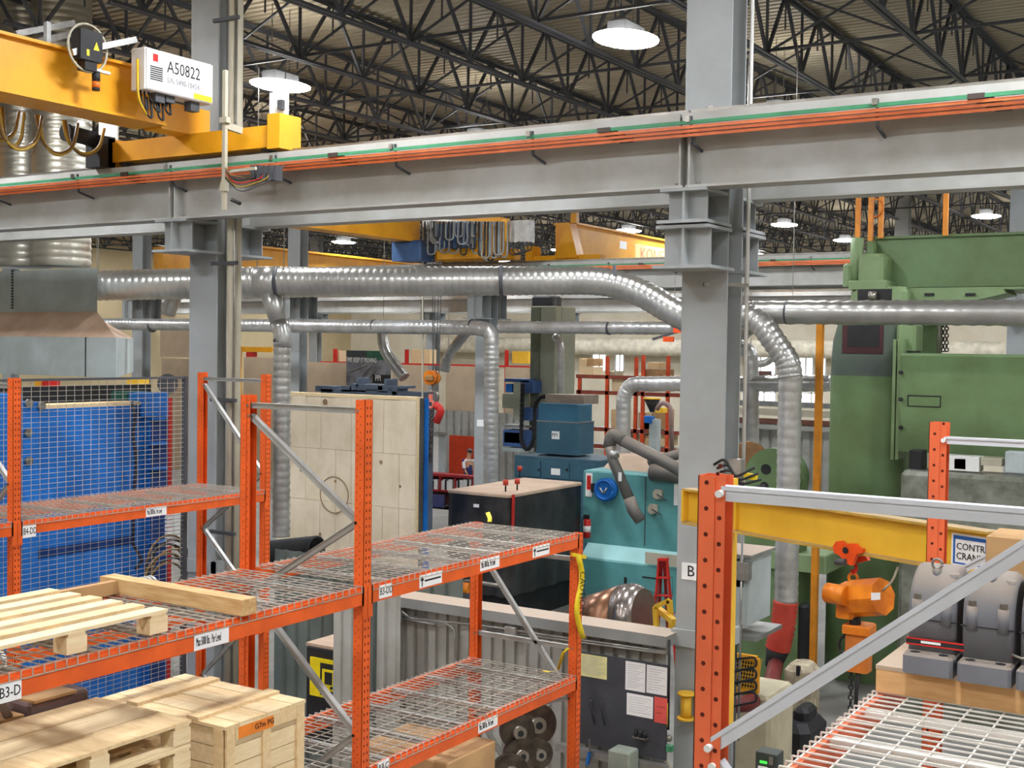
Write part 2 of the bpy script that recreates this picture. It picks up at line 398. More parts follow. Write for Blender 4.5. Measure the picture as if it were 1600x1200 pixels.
for Y in (-3.0, 3.2, 9.0-.3, 14.75, 20.55, 31.5, 38.4, 44.8, 50.2):
    for X in (-1.3, -7.5, -13.65, -19.3, -25.6, -31.8, -38.2, -42.0, 5):
        if Y < 10 and not -14 < X: continue
        if Y > 30 and X > 0: continue
        if X in (-38.2,) : continue
        lab = None
        for (a, b), t in LN.items():
            if abs(a-X) < .7 and abs(b-Y) < .9: lab = t; X_, Y_ = a, b; break
        else: X_, Y_ = X, Y
        if l0 is None: l0 = lamp(X_, Y_); o = l0
        else: o = dup(l0, (X_, Y_, 9.2))
        ys_ = [-3.0, 3.2, 8.7, 14.75, 20.55, 31.5, 38.4, 44.8, 50.2]; xs_ = [5, -1.3, -7.5, -13.65, -19.3, -25.6, -31.8, -42.0]; od = ['first', 'second', 'third', 'fourth', 'fifth', 'sixth', 'seventh', 'eighth']
        r_ = ys_.index(Y); c_ = od[xs_.index(X)]
        o['label'] = lab or ('high bay lamp over the near aisle, %s row, %s from the right wall' % (od[r_], c_) if r_ < 3 else 'high bay lamp, %s row beyond the near runway beam, %s from the right wall' % (od[r_-3], c_))
# ---------------------------------------------------------------- conductor bars on the near runway beam
cb = thing('conductor_rail', 'green and orange crane conductor bars strung along the near grey runway beam', 'conductor bars', (-8, 9.6, 6.9))
xa, xb = -21.0, 3.0
GRB = mat('conductor_green', (70,146,104), .5); ORB = mat('conductor_orange', (252,136,80), .4); DKC = mat('conductor_joint_dark', (70,60,54), .6)
M().box(xa, xb, 9.54, 9.56, 6.985, 7.015).obj('green_bar', GRB, cb, label='green conductor bar')
for k in range(3): M().box(xa, xb, 9.55+.025*k, 9.57+.025*k, 6.952-.03*k, 6.976-.03*k).obj('orange_bar', ORB, cb, label='orange conductor bar')
for k in range(-3, 12):
    X = -4.26-1.55*k
    mm = M().bar((X, 9.84, 6.80), (X, 9.62, 6.85), .02).bar((X, 9.62, 6.85), (X, 9.6, 7.06), .02); mm.obj('hanger', DKGREY, cb)
    M().box(X-.02, X+.02, 9.52, 9.545, 7.0, 7.05).obj('clamp', STEEL, cb)
for X in (-14.3, -11.1, -8.06, -5.02, -1.94, 1.2):
    mm = M()
    for k in range(4): mm.box(X-.09+.06*k, X+.03+.06*k, 9.535+.025*k-.006, 9.56+.025*k, 6.98-.03*k-.002, 7.018-.03*k)
    mm.obj('splice', DKC, cb)
cf = dup(cb, (-12, 24.73, 6.9), 'distant green and orange conductor bars on the far runway beam behind the press')
# ---------------------------------------------------------------- bridge crane, upper left
cr = thing('bridge_crane', 'yellow bridge crane with festoon cables riding the near runway beam', 'crane', (-10.3, 9.7, 7.16))
gx = -10.2; gz0, gz1 = 7.41, 7.94
g = M(); g.box(gx-.36, gx, -6, 9.25, gz0+.03, gz1); g.box(gx-.42, gx+.06, -6, 9.25, gz0, gz0+.03); g.box(gx-.42, gx+.06, -6, 9.25, gz1, gz1+.03)
g.box(gx-.3, gx-.02, 9.25, 9.95, gz0-.02, gz1-.25)
g.obj('girder', YEL, cr)
g = M(); g.box(-11.55, -8.9, 9.68, 9.9, 7.17, 7.40); g.box(-9.05, -8.88, 9.62, 9.95, 7.14, 7.5); g.box(-11.68, -11.5, 9.62, 9.95, 7.12, 7.44)
g.obj('end_truck', YEL, cr)
for x in (-9.2, -11.4): M().cyl((x, 9.75, 7.24), (x, 9.95, 7.24), .1, 18).obj('wheel', DKGREY, cr)
mo = M().cyl((-11.62, 9.5, 7.42), (-11.62, 9.16, 7.44), .09, 16).cyl((-11.62, 9.16, 7.44), (-11.62, 9.12, 7.44), .1, 16); mo.box(-11.74, -11.5, 9.5, 9.72, 7.1, 7.46); mo.obj('drive_motor', BLACK, cr)
# walkway rails above girder, horn, warning lamp
pr = M()
for a_, b_, dz in (((24, 53), (115, 36), .16), ((56, 66), (113, 52), .1), ((112, 82), (212, 62), .1)): M().bar(at(*a_, Y=7.9), at(*b_, Y=8.6), .05, .06).obj('cable_track', GALV, cr)
pr.bar((gx-.2, 7.95, gz1), (gx-.2, 7.95, gz1+.3), .05)
pr.obj('track_post', GALV, cr)
hc = at(137, 75, X=-9.96); hn = M().box(hc.x-.08, hc.x+.06, hc.y-.13, hc.y+.13, hc.z-.13, hc.z+.16); hn.box(hc.x-.08, hc.x+.04, hc.y-.06, hc.y+.08, hc.z-.22, hc.z-.12)
hn.obj('horn_box', BLACK, cr); M().ring(hc, .23, .012, 'x').obj('horn_ring', BEIGE, cr)
M().prism([(hc.y+.02, hc.z-.02), (hc.y+.09, hc.z-.02), (hc.y+.055, hc.z+.06)], 'x', hc.x+.06, hc.x+.063).obj('warning_triangle', mat('sticker_yellow', (250,214,40), .5), cr)
M().box(hc.x+.06, hc.x+.063, hc.y-.06, hc.y-.03, hc.z-.09, hc.z-.03).obj('sticker', MC['sticker_yellow'], cr)
lc = at(150, 128, X=-9.96); M().cyl(lc, lc+V((0,0,-.06)), .04, 14).obj('beacon_lens', mat('beacon_orange', (232,120,40), .3), cr, label='orange beacon lens'); M().cyl(lc+V((0,0,.1)), lc, .04, 14).obj('beacon_body', BLACK, cr)
M().cyl(lc+V((0,0,-.06)), lc+V((0,0,-.085)), .038, 14).obj('beacon_cap', BLACK, cr)
M().box(lc.x-.02, lc.x+.02, lc.y-.05, lc.y+.16, lc.z+.1, lc.z+.125).obj('beacon_arm', WHITE, cr)
# control cabinet with number
bx = -9.78
tl = at(228, 72, X=bx); br = at(333, 163, X=bx); blz = at(226, 138, X=bx).z; brt = at(335, 102, X=bx)
zt, zb = (tl.z+brt.z)/2, (blz+br.z)/2
cab = thing('control_cabinet', 'white crane control cabinet lettered A50822 on the yellow girder', 'cabinet', (bx-.15, (tl.y+br.y)/2, zb))
M().bev(bx-.22, bx-.012, tl.y, br.y, zb, zt, .01).obj('body', WHITE, cab); M().box(bx-.012, bx, tl.y+.01, br.y-.01, zb+.01, zt-.01).obj('door', WHITE, cab)
h = zt-zb; L = br.y-tl.y
text('A50822', h*.42, (bx+.002, tl.y+L*.3, zt-h*.36), '+x', INK, cab, sx=.82); text('S/N 5490-10424', h*.2, (bx+.003, tl.y+L*.3, zt-h*.68), '+x', mat('worn_lettering', (120,122,130), .7), cab, sx=.8)
M().box(bx, bx+.003, tl.y+.1*L, tl.y+.17*L, zt-h*.3, zt-h*.12).obj('switch_plate', RED, cab, label='small red and black switch plate')
ve = M()
for k in range(7): ve.box(bx, bx+.003, tl.y+.06*L, tl.y+.24*L, zt-h*(.42+.05*k), zt-h*(.45+.05*k))
ve.obj('data_plate', INK, cab)
M().box(bx, bx+.003, br.y-.3*L, br.y-.02, zb+.015, zb+h*.17).obj('sticker', MC['sticker_yellow'], cab, label='yellow sticker')
for q in ((.2,-.09),(.35,-.07),(.72,-.1)): M().box(bx-.16, bx-.06, tl.y+L*q[0], tl.y+L*(q[0]+.13), zb+q[1], zb).obj('cable_gland', DKGREY, cab)
cl = M()
for k in range(7):
    y = tl.y+L*(.04+.055*k); z0_ = zb; d = .16+.09*math.sin(k*2.1)
    cl.tube(fillet([(bx-.12, y, z0_), (bx-.1, y+.02, z0_-d), (bx-.1, y+.09, z0_-d-.03), (bx-.14, y+.1, z0_-.05)], .05), .012, 6)
cl.obj('cable', BLACK, cab)
M().tube(fillet([(bx-.1, tl.y-.02, zb+.3), (bx-.08, tl.y-.03, zb-.1), (bx-.1, tl.y+.1, zb-.24)], .1), .014, 6).obj('cable', mat('cable_yellow', (214,170,36), .5), cab, label='yellow cable')
# festoon loops
fe = thing('festoon_cable', 'looping yellow and brown festoon cables hanging under the yellow crane girder', 'cable', (gx-.3, 8, 7.3))
CBR = mat('cable_brown', (120,92,50), .5); CYE = mat('cable_dull_yellow', (176,144,50), .5)
for k, (xa_, xb_, dep) in enumerate(((-8, 66, 235), (0, 38, 232), (56, 122, 243), (98, 163, 243), (-30, 30, 220))):
    for q in (0, 1):
        a = at(xa_+q*4, 168+.2*xa_, X=gx-.45-.05*k); b = at(xb_, 168+.2*xb_, X=gx-.45-.05*k); mid = at((xa_+xb_)/2, dep+q*3, X=gx-.45-.05*k)
        pts = [a, V(((a.x), a.y*.88+b.y*.12, mid.z*.72+a.z*.28)), mid, V((a.x, a.y*.12+b.y*.88, mid.z*.72+a.z*.28)), b]
        M().tube(fillet(pts, .35, 6), .016, 6).obj('loop', CYE if (k+q) % 2 else CBR, fe)
# collector mast
mx = at(352, 110, Y=9.35)
ms = thing('collector_mast', 'white vertical collector mast with wire bundle hanging in front of the runway beam', 'mast', (mx.x, 9.35, at(352, 328, Y=9.35).z))
zb_ = at(352, 328, Y=9.35).z; M().box(mx.x-.02, mx.x+.022, 9.33, 9.37, zb_, mx.z).obj('tube', BEIGE, ms)
q = at(345, 290, Y=9.35); M().box(mx.x-.035, mx.x+.035, 9.32, 9.38, q.z-.06, q.z+.03).obj('clamp', BEIGE, ms)
arm = M().bar((mx.x, 9.35, 7.37), (-9.35, 9.55, 7.34), .05, .07); arm.bar((mx.x-.05, 9.35, 7.42), (mx.x+.05, 9.35, 7.42), .06); arm.obj('arm', BEIGE, ms)
wr = []
for k in range(5):
    a = at(352, 262+4*k, Y=9.34); b = at(395+9*k, 262, Y=9.42)
    M().tube(fillet([a, (a.x*.6+b.x*.4, 9.3, a.z-.1-.02*k), (b.x, 9.4, b.z-.11), b+V((0,0,.02))], .12), .006, 5).obj('wire', (CBR, BLACK, RED, CYE, DKGREY)[k], ms)
    M().box(b.x-.018, b.x+.018, 9.4, 9.5, b.z-.13, b.z+.02).obj('collector_shoe', DKGREY, ms)
    M().bar((b.x, 9.45, b.z), (b.x, 9.56, b.z+.04), .014).obj('shoe_arm', STEEL, ms)
M().tube([at(362, 312, Y=9.34), at(375, 318, Y=9.34)], .02, 8).obj('connector', BLACK, ms)
M().bar(at(360, 268, Y=9.36), at(400, 263, Y=9.36), .03).obj('shoe_rail', BEIGE, ms)
for X_, a in ((436, (421, 148, 450, 196)),):
    p = at(421, 148, Y=9.9); q = at(449, 198, Y=9.9)
    sb = M().box(p.x, q.x, 9.9, 9.92, q.z, p.z+.02).obj('target_plate', WHITE, None, 'white upright target plate on the end truck of the yellow crane', 'plate')
    M().box(q.x-.1, q.x-.04, 9.85, 9.9, (p.z+q.z)/2, (p.z+q.z)/2+.1).obj('sensor', DKGREY, sb)
p = at(155, 188, Y=9.9); q = at(183, 250, Y=9.9)
M().box(p.x, q.x, 9.9, 9.92, 7.1, p.z).obj('target_plate', WHITE, None, 'white plate seen between festoon loops beneath the crane girder', 'plate')

# ---------------------------------------------------------------- crane of the second bay
c2 = thing('bridge_crane', 'yellow bridge crane beyond the runway beam with blue hoist trolley and grey cables', 'crane', (-17.8, 24.6, 7.16))
x2 = -17.85
g = M(); g.box(x2-.45, x2, 11.3, 24.3, 7.66, 8.35); g.box(x2-.5, x2+.05, 11.3, 24.3, 7.63, 7.66); g.obj('girder', YEL, c2)
M().box(x2-.1, x2+2.6, 24.5, 24.75, 7.17, 7.42).obj('end_truck', YEL, c2)
p = at(688, 345, Y=24.2); q = at(820, 405, Y=24.2)
M().box(p.x, q.x-.6, 24.1, 24.5, q.z+.05, p.z).obj('trolley_frame', YEL, c2); M().box(p.x+.1, q.x-1.3, 23.9, 24.1, q.z+.3, p.z-.1).obj('hoist_drum', mat('trolley_blue', (62,96,142), .5), c2, label='blue hoist drum housing')
p = at(622, 378, Y=24.2); q = at(668, 408, Y=24.2); M().bev(p.x, q.x, 23.9, 24.6, q.z, p.z, .05).obj('hoist_motor', MC['trolley_blue'], c2, label='blue hoist motor')
p = at(793, 345, Y=23.8); q = at(828, 378, Y=23.8); M().box(p.x, q.x, 23.8, 24.0, q.z, p.z).obj('junction_box', GALV, c2, label='grey junction box')
p = at(660, 343, Y=23.8); q = at(671, 354, Y=23.8); M().box(p.x, q.x, 23.8, 24.0, q.z, p.z).obj('limit_switch_box', WHITE, c2)
p = at(786, 343, Y=23.75); q = at(792, 378, Y=23.75); M().box(p.x, q.x, 23.7, 23.8, q.z, p.z).obj('trolley_bracket', YEL, c2)
fe2 = thing('festoon_cable', 'bunch of grey festoon cable loops hanging along the far yellow crane', 'cable', at(730, 345, Y=23.8))
M().bar(at(665, 343, Y=23.85), at(790, 350, Y=23.85), .05).obj('track', STEEL, fe2)
CG = mat('cable_grey', (128,130,128), .5)
for k in range(26):
    xs_ = 664+4.7*k; dep = 384+14*math.sin(k*1.7) if k < 18 else 403+5*math.sin(k)
    yk = 23.7-.04*(k%4); a, b, mi = at(xs_, 346, Y=yk), at(xs_+9+3*(k%3), 346, Y=yk), at(xs_+4, dep, Y=yk)
    M().tube(fillet([a, (a.x, yk, mi.z), (b.x, yk, mi.z), b], .22, 5), .02, 6).obj('loop', CG if k % 3 else BLACK, fe2)
for k in range(4):
    a, mi = at(796+6*k, 378, Y=23.75), at(804+5*k, 398-2*k, Y=23.75)
    M().tube(fillet([a, (a.x, 23.75, mi.z), mi+V((.2,0,0)), a+V((.25,0,0))], .1), .016, 6).obj('loop', BLACK, fe2)
# crane of the third bay, with lettering
c3 = thing('bridge_crane', 'pale yellow lettered crane girder with tapered end post left of the tall column', 'crane', (-14.7, 26.0, 7.16))
x3 = at(886, 375, Y=26.2).x
g = M(); g.box(x3-.5, x3, 26.5, 39.4, 7.3, 8.15); g.box(x3-.56, x3+.08, 26.5, 39.4, 8.15, 8.2); g.obj('girder', YEL, c3)
p = at(862, 390, Y=26.0); q = at(893, 347, Y=26.0)
g = M().prism([(p.x, 7.3), (q.x+.1, 7.3), (q.x-.15, 8.15), (p.x+.3, 8.15)], 'y', 26.15, 26.5); g.box(p.x+.4, p.x+.55, 26.2, 26.35, 8.15, 8.5); g.obj('end_post', YEL, c3)
p = at(818, 400, Y=25.9); q = at(928, 400, Y=25.9); M().box(p.x, q.x, 26.22, 26.5, 7.17, 7.38).obj('end_truck', YEL, c3)
M().box(p.x-.1, p.x+.1, 26.15, 26.55, 7.17, 7.62).obj('end_block', YEL, c3)
M().box(x3, x3+.004, 29.0, 29.4, 7.75, 7.95).obj('sticker', PAPER, c3)
p = at(1000, 388, X=x3); q = at(1046, 395, X=x3)
M().box(x3, x3+.003, p.y-.3, q.y+4, 7.45, 7.95).obj('name_panel', mat('pale_name_panel', (248,206,140), .5), c3)
text('KONECRANES', .5, (x3+.006, p.y, 7.68), '+x', mat('name_red_faint', (214,120,80), .5), c3, sx=1.1)
# more distant yellow cranes
for nm, a, b, Y_, lab in (('bridge_crane', (378, 387), (460, 412), 30.0, 'distant yellow crane girder marked BJE right of the left column'), ('bridge_crane', (486, 393), (640, 412), 30.0, 'long thin yellow crane girder far back under the second crane')):
    xx = at(a[0], 400, Y=Y_).x; zt_ = at(a[0], a[1], Y=Y_).z
    d = thing(nm, lab, 'crane', (xx, Y_, 7.2)); y2 = at(b[0], 405, X=xx).y
    zt_ = 8.0
    M().box(xx-.4, xx, 26.6, 39.3, 7.3, zt_).obj('girder', YEL, d); M().box(xx-.45, xx+.2, 26.6, 39.3, zt_, zt_+.06).obj('walkway', YEL, d); M().box(xx-.9, xx+.5, 26.28, 26.48, 7.16, 7.32).obj('end_truck', YEL, d)
    if a[0] == 378:
        q = at(416, 404, X=xx); M().box(xx, xx+.005, q.y-.5, q.y+.5, q.z-.14, q.z+.16).obj('number_plate', PAPER, d); text('BJE', .3, (xx+.008, q.y-.42, q.z), '+x', INK, d, sx=1.2)
for k, (x_, y0_, y1_) in enumerate(((1266, 448, 570), (1184, 452, 462))):
    pass
# hook block, cables and chain
hb = at(676, 590, Y=23.2)
hk = thing('hoist_hook', 'yellow pulley block with hook hanging on cables above the concrete panel', 'hook', (hb.x, hb.y, at(676, 690, Y=23.2).z))
for px in (676, 681, 686, 690): M().bar(at(px, 405, Y=23.2), at(px-4 if px > 680 else px, 585, Y=23.2), .012).obj('cable', DKGREY, hk)
for s in (-.14, .14): M().cyl((hb.x-.02, hb.y+s*.5-.04, hb.z), (hb.x-.02, hb.y+s*.5+.04, hb.z), .17, 20).obj('sheave', OBL, hk)
M().bev(hb.x-.1, hb.x+.12, hb.y-.2, hb.y+.2, hb.z-.06, hb.z+.06, .03).obj('block', mat('block_brown', (150,110,60), .6), hk)
M().ring(at(677, 620, Y=23.2), .13, .035, 'y', a0=-2.0, a1=PI*.75).obj('hook', STEEL, hk)
M().bar(at(677, 598, Y=23.2), at(677, 612, Y=23.2), .06).obj('shank', STEEL, hk)
ch = thing('chain_sling', 'dark chain sling with pink clevis hanging from the hoist hook', 'chain', at(674, 725, Y=23.2))
PINK = mat('pink_clevis', (222,120,100), .5)
a = at(673, 616, Y=23.15); M().bar(a, at(673, 628, Y=23.15), .07).obj('clevis', PINK, ch, label='pink clevis'); M().ring(at(673, 632, Y=23.15), .08, .03, 'y').obj('ring', PINK, ch)
mm = M(); z0_, z1_ = at(670, 640, Y=23.15), at(670, 724, Y=23.15); n = 20
for s in (0, 1):
    for k in range(n):
        c_ = z0_.lerp(z1_, k/n)+V((s*.11*(1-k/n*.6), 0, 0)); mm.ring(c_, .045, .014, 'y' if k % 2 else 'x', 8, 4)
mm.obj('links', mat('chain_dark', (84,72,68), .5, .5), ch)
M().tube(fillet([at(680, 632, Y=23.2), at(690, 640, Y=23.2), at(682, 660, Y=23.2)], .3), .09, 10).obj('safety_hook', RED, ch, label='red hook with grey latch')
rp = thing('pendant_rope', 'pale pendant rope running down past the ducts beside the hook block', 'rope', at(661, 640, Y=24.2)); M().bar(at(661, 335, Y=24.2), at(660, 640, Y=24.2), .03).obj('rope', BEIGE, rp)

# ---------------------------------------------------------------- ducts
def ductthing(label, pts, r, mt=DUCTD, rib=.12, r2=None, bend=.5, h=.011, name='duct'):
    t = thing(name, label, 'duct', V(pts[-1])); mm = M(); duct(mm, pts, r, rib, h, 24, r2, bend); mm.obj('pipe', mt, t)
    for q in (pts[0], pts[1]):
        if q[2] > 4.5 and pts[0][2] < 7.5: M().bar(V(q)+V((.02,0,r*.9)), (q[0]+.02, q[1], 9.4), .01).obj('hanger_rod', STEEL, t)
    return t
def band(t, c, d, r, w=.05, mt=DKGREY): c = V(c); d = V(d).normalized(); M().cyl(c-d*w/2, c+d*w/2, r, 28).obj('band', mt, t)
YD = 17.0
def ym(px): return 13.1+(px-152)/818*3.9
a = at(152, 446, Y=ym(152)); c = at(400, 441, Y=ym(400)); d = at(434, 441, Y=ym(434)); e = at(970, 438, Y=YD); f_ = at(1075, 500, Y=YD)
t = ductthing('large ribbed duct running across behind both columns to the grey hood', [a, c], .235, r2=.235, rib=.11, h=.01)
M().cyl(c, d, .245, 28).obj('tee_collar', DUCTD, t); band(t, at(784, 440, Y=ym(784)), e-d, .25); band(t, d, e-d, .25)
mm = M(); duct(mm, [d, e, f_, at(1140, 520, Y=YD), at(1190, 487, Y=YD)], .235, .11, .01, 24, .2, .6); mm.obj('pipe', DUCTD, t); band(t, at(960, 438, Y=ym(960)), e-d, .238)
YV = ym(418); mm = M().tube([at(418, 445, Y=YV), at(436, 505, Y=YV)], [.15, .14], 20); mm.tube(fillet([at(436, 503, Y=YV), at(442, 522, Y=YV), at(441, 542, Y=YV)], .2), .14, 20)
mm.obj('branch', DUCTD, t)
t = ductthing('silver spiral downpipe in front of the big panel, dropping from the large duct', [at(441, 520, Y=YV), at(439, 838, Y=YV)], .132, DUCTM, .12)
band(t, at(441, 532, Y=YV), (0, 0, 1), .14)
t = ductthing('long silver duct crossing in front of the green press', [at(1160, 489, Y=YD), at(1236, 488, Y=YD), at(1640, 489, Y=YD)], .165, DUCTD, .2)
band(t, at(1233, 488, Y=YD), (1, 0, 0), .172, .07)
t = thing('duct', 'spiral duct dropping down beside the green press into a red hose', 'duct', at(1233, 940, Y=YD-.3))
mm = M(); Yb = YD-.35; duct(mm, [at(1165, 492, Y=Yb), at(1190, 505, Y=Yb), at(1232, 565, Y=Yb), at(1235, 590, Y=Yb)], .165, .1, .012, 24, None, .35); mm.obj('elbow', DUCTD, t)
mm = M(); duct(mm, [at(1235, 585, Y=Yb), at(1228, 940, Y=Yb)], .16, .13, .008, 24); mm.obj('pipe', DUCTM, t)
hs = thing('flexible_hose', 'ribbed red flexible hose curving away below the spiral duct', 'hose', at(1180, 1100, Y=Yb))
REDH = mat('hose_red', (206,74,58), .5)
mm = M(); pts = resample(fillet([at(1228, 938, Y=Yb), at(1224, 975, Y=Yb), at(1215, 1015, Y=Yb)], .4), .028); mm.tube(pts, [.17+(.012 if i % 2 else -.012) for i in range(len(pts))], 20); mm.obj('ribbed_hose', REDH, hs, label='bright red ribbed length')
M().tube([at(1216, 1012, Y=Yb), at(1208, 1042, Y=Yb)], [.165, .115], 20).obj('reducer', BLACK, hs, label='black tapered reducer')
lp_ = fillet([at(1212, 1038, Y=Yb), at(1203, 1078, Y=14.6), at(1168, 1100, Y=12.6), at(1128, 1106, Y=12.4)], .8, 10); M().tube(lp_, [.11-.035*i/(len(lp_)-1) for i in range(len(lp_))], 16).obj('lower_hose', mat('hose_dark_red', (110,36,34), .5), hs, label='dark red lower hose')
Y2 = 24.2
t = ductthing('thinner duct behind the columns ending in a downpipe beside the middle column', [at(150, 506, Y=Y2), at(742, 512, Y=Y2), at(768, 516, Y=Y2), at(768, 560, Y=Y2), at(767, 780, Y=Y2)], .155, DUCTM, .14, .175, .45)
for px in (238, 585, 738): band(t, at(px, 510, Y=Y2), (1, 0, 0), .17)
t = ductthing('straight distant duct with an orange end left of the tall right column', [at(780, 511, Y=24.9), at(1052, 513, Y=24.9)], .14, DUCTM, .2); band(t, at(952, 513, Y=24.9), (1, 0, 0), .15)
t = ductthing('silver duct with elbow turning down behind the blue filter cabinet', [at(1075, 599, Y=24), at(985, 600, Y=24), at(974, 620, Y=24), at(974, 720, Y=24)], .155, DUCTM, .16, None, .4)
for lab, pts, r in (('grey bent duct leaning down over the poster', [(598,500),(598,545),(632,590)], .17), ('grey sloping branch duct left of the middle column', [(740,505),(700,555),(694,580)], .15), ('distant horizontal pipe crossing behind the spiral duct by the windows', [(1150,599),(1300,599)], .2),
                    ('distant spiral downpipe right of the tall column by the windows', [(1150,540),(1172,548),(1174,590),(1174,700)], .19), ('short bent duct between left column and hood', [(284,360),(284,430),(262,490)], .26), ('small white pipe bending down behind the drill column', [(866,525),(876,535),(876,640)], .1)):
    ductthing(lab, [at(x, y, Y=30) for x, y in pts], r, DUCTM if 'grey' not in lab else DUCTD, .25)
M().cyl((-40, 55.2, 5.25), (-6, 55.2, 5.25), .42, 24).obj('insulated_duct', mat('cream_insulation', (226,218,196), .7), None, 'fat cream insulated duct running along the far wall', 'duct')
# big vertical spiral ducts above hood + hood
for lab, x0, x1, yy0, yy1 in (('large rust-stained spiral duct rising from the hood, left one', 12, 66, -60, 416), ('large spiral duct rising from the hood, right one with dark seams', 66, 127, 150, 416)):
    p, q = at(x0, 300, Y=12.65), at(x1, 300, Y=12.65); rr = (q.x-p.x)/2*.95; cx = (p.x+q.x)/2
    zt_ = ROOF; zb2 = at(60, 418, Y=12.65).z
    mt_ = mat('spiral_duct_left', (178,176,166), .32, .7, .1, 1.2, rgb2=(150,118,84), fac=(.32,.5)) if x0 == 12 else mat('spiral_duct_right', (182,178,164), .32, .7, .1, 1.4, rgb2=(138,108,78), fac=(.3,.45))
    ductthing(lab, [(cx, 12.65, zt_), (cx, 12.65, zb2)], rr, mt_, .11, h=.012)
ho = thing('exhaust_hood', 'large blue-grey exhaust hood with flared rusty skirt at the left edge', 'hood', (-18, 13.2, 4.2))
Yh = 12.15; xr = at(152, 450, Y=Yh).x; xr2 = at(216, 560, Y=Yh).x; z1 = at(150, 419, Y=Yh).z; z2 = at(150, 487, Y=Yh).z; z3 = at(216, 528, Y=Yh).z; z4 = at(216, 590, Y=Yh).z
xk, xk2 = xr-1.25*1.85, xr2-1.02*2.75
M().prism([(-22,Yh),(xr,Yh),(xk,14.0),(-22,14.0)], 'z', z2, z1).obj('upper_box', HOOD, ho); M().prism([(-23,Yh-.4),(xr2,Yh-.4),(xk2,14.5),(-23,14.5)], 'z', z4, z3).obj('lower_box', HOOD, ho)
M().hexa([(-23, Yh-.4, z3), (xr2, Yh-.4, z3), (xk2, 14.5, z3), (-23, 14.5, z3), (-22, Yh, z2), (xr, Yh, z2), (xk, 14.0, z2), (-22, 14.0, z2)]).obj('flare', RUST, ho, label='rust-brown flared skirt')
sm = M()
for px in (20, ): 
    for k in range(14): c_ = at(px, 424+4.4*k, Y=Yh); sm.cyl(c_+V((0,-.02,0)), c_+V((0,0,0)), .018, 6)
sm.obj('rivets', DKGREY, ho, kind='stuff')
for px in (134,): p = at(px, 560, Y=Yh-.4); M().box(p.x-.01, p.x+.01, Yh-.41, Yh-.4, z4, z3).obj('seam', DKGREY, ho)
# beige rain pipe on the left column and thin pipes
p = at(366, 400, Y=10.1)
bp = thing('downpipe', 'beige round downpipe strapped to the left steel column', 'pipe', (p.x, 10.1, 0)); M().cyl((p.x, 10.1, 0), (p.x, 10.1, ROOF), .082, 20).obj('pipe', BEIGE, bp)
M().cyl((p.x+.085, 10.02, .5), (p.x+.085, 10.02, ROOF), .014, 8).obj('conduit', STEEL, bp)
for y in (412, 625, 832, 32): z = at(366, y, Y=10.1).z; M().box(p.x-.25, p.x+.13, 9.99, 10.03, z-.02, z+.02).obj('strap', DKGREY, bp)
p = at(1170, 300, Y=10.45); bp = thing('conduit', 'thin pale vertical conduit beside the tall right column', 'pipe', (p.x, 10.45, 2)); M().cyl((p.x, 10.45, 3.9), (p.x, 10.45, ROOF), .017, 10).obj('pipe', WHITE, bp)
for y in (446, 172): z = at(1170, y, Y=10.45).z; M().bar((p.x-.3, 10.18, z), (p.x+.02, 10.43, z), .03).obj('strap', STEEL, bp)
# ---------------------------------------------------------------- pallet racks
def post(rk, xw, dx, y, z1, mt, z0=0.0, w=.078, slots=None, big=False):
    """open channel upright: web in the plane X=xw, flanges pointing dx"""
    t = .003; a, b = y-w/2, y+w/2; mm = M()
    mm.box(xw, xw+dx*t, a, b, z0, z1)
    for yy in (a, b-t): mm.box(xw, xw+dx*.052, yy, yy+t, z0, z1); 
    for yy in (a+.006, b-t-.006): mm.box(xw+dx*.05, xw+dx*.082, yy, yy+t, z0, z1)
    p = mm.obj('upright', mt, rk)
    sl = M(); zz = max(z0+.05, (1.6 if not big else 2.2)); pitch = .05 if not big else .0762
    while zz < z1-.02:
        if not big:
            for q in (-.02, .012): sl.box(xw-dx*.0008, xw+dx*.001, y+q, y+q+.009, zz, zz+.018)
            sl.box(xw+dx*.03, xw+dx*.036, a-.0008, a, zz, zz+.007); sl.box(xw+dx*.062, xw+dx*.068, a-.0008+.006, a+.006, zz+.02, zz+.027)
        else:
            sl.cyl((xw+dx*.027, a-.0008, zz), (xw+dx*.027, a+.001, zz), .007, 10); sl.cyl((xw+dx*.066, a+.0052, zz+.05), (xw+dx*.066, a+.008, zz+.05), .007, 10)
            sl.cyl((xw+dx*.03, b-t-.0008, zz+.02), (xw+dx*.03, b-t+.001, zz+.02), .006, 8)
        zz += pitch
    sl.obj('slot_holes', HOLE, p, kind='stuff')
    M().box(xw-.03, xw+dx*.08+.03, y-.06, y+.06, z0, z0+.008).obj('foot_plate', mt, rk)
    return p
def brace(rk, p, q, w=.038, mt=None):
    mm = M(); p, q = V(p), V(q); u = (q-p).normalized().cross(V((0,1,0)))
    mm.bar(p, q, .03, w, u); mm.bar(p+u*(w*.42)-V((0,.018,0)), q+u*(w*.42)-V((0,.018,0)), .012, .004, u); mm.bar(p-u*(w*.42)-V((0,.018,0)), q-u*(w*.42)-V((0,.018,0)), .012, .004, u)
    mm.obj('brace', mt or STRUT, rk)
    b = M()
    for c in (p, q): b.cyl(c-V((0,.04,0)), c-V((0,.02,0)), .009, 8)
    b.obj('bolt', STEEL, rk)
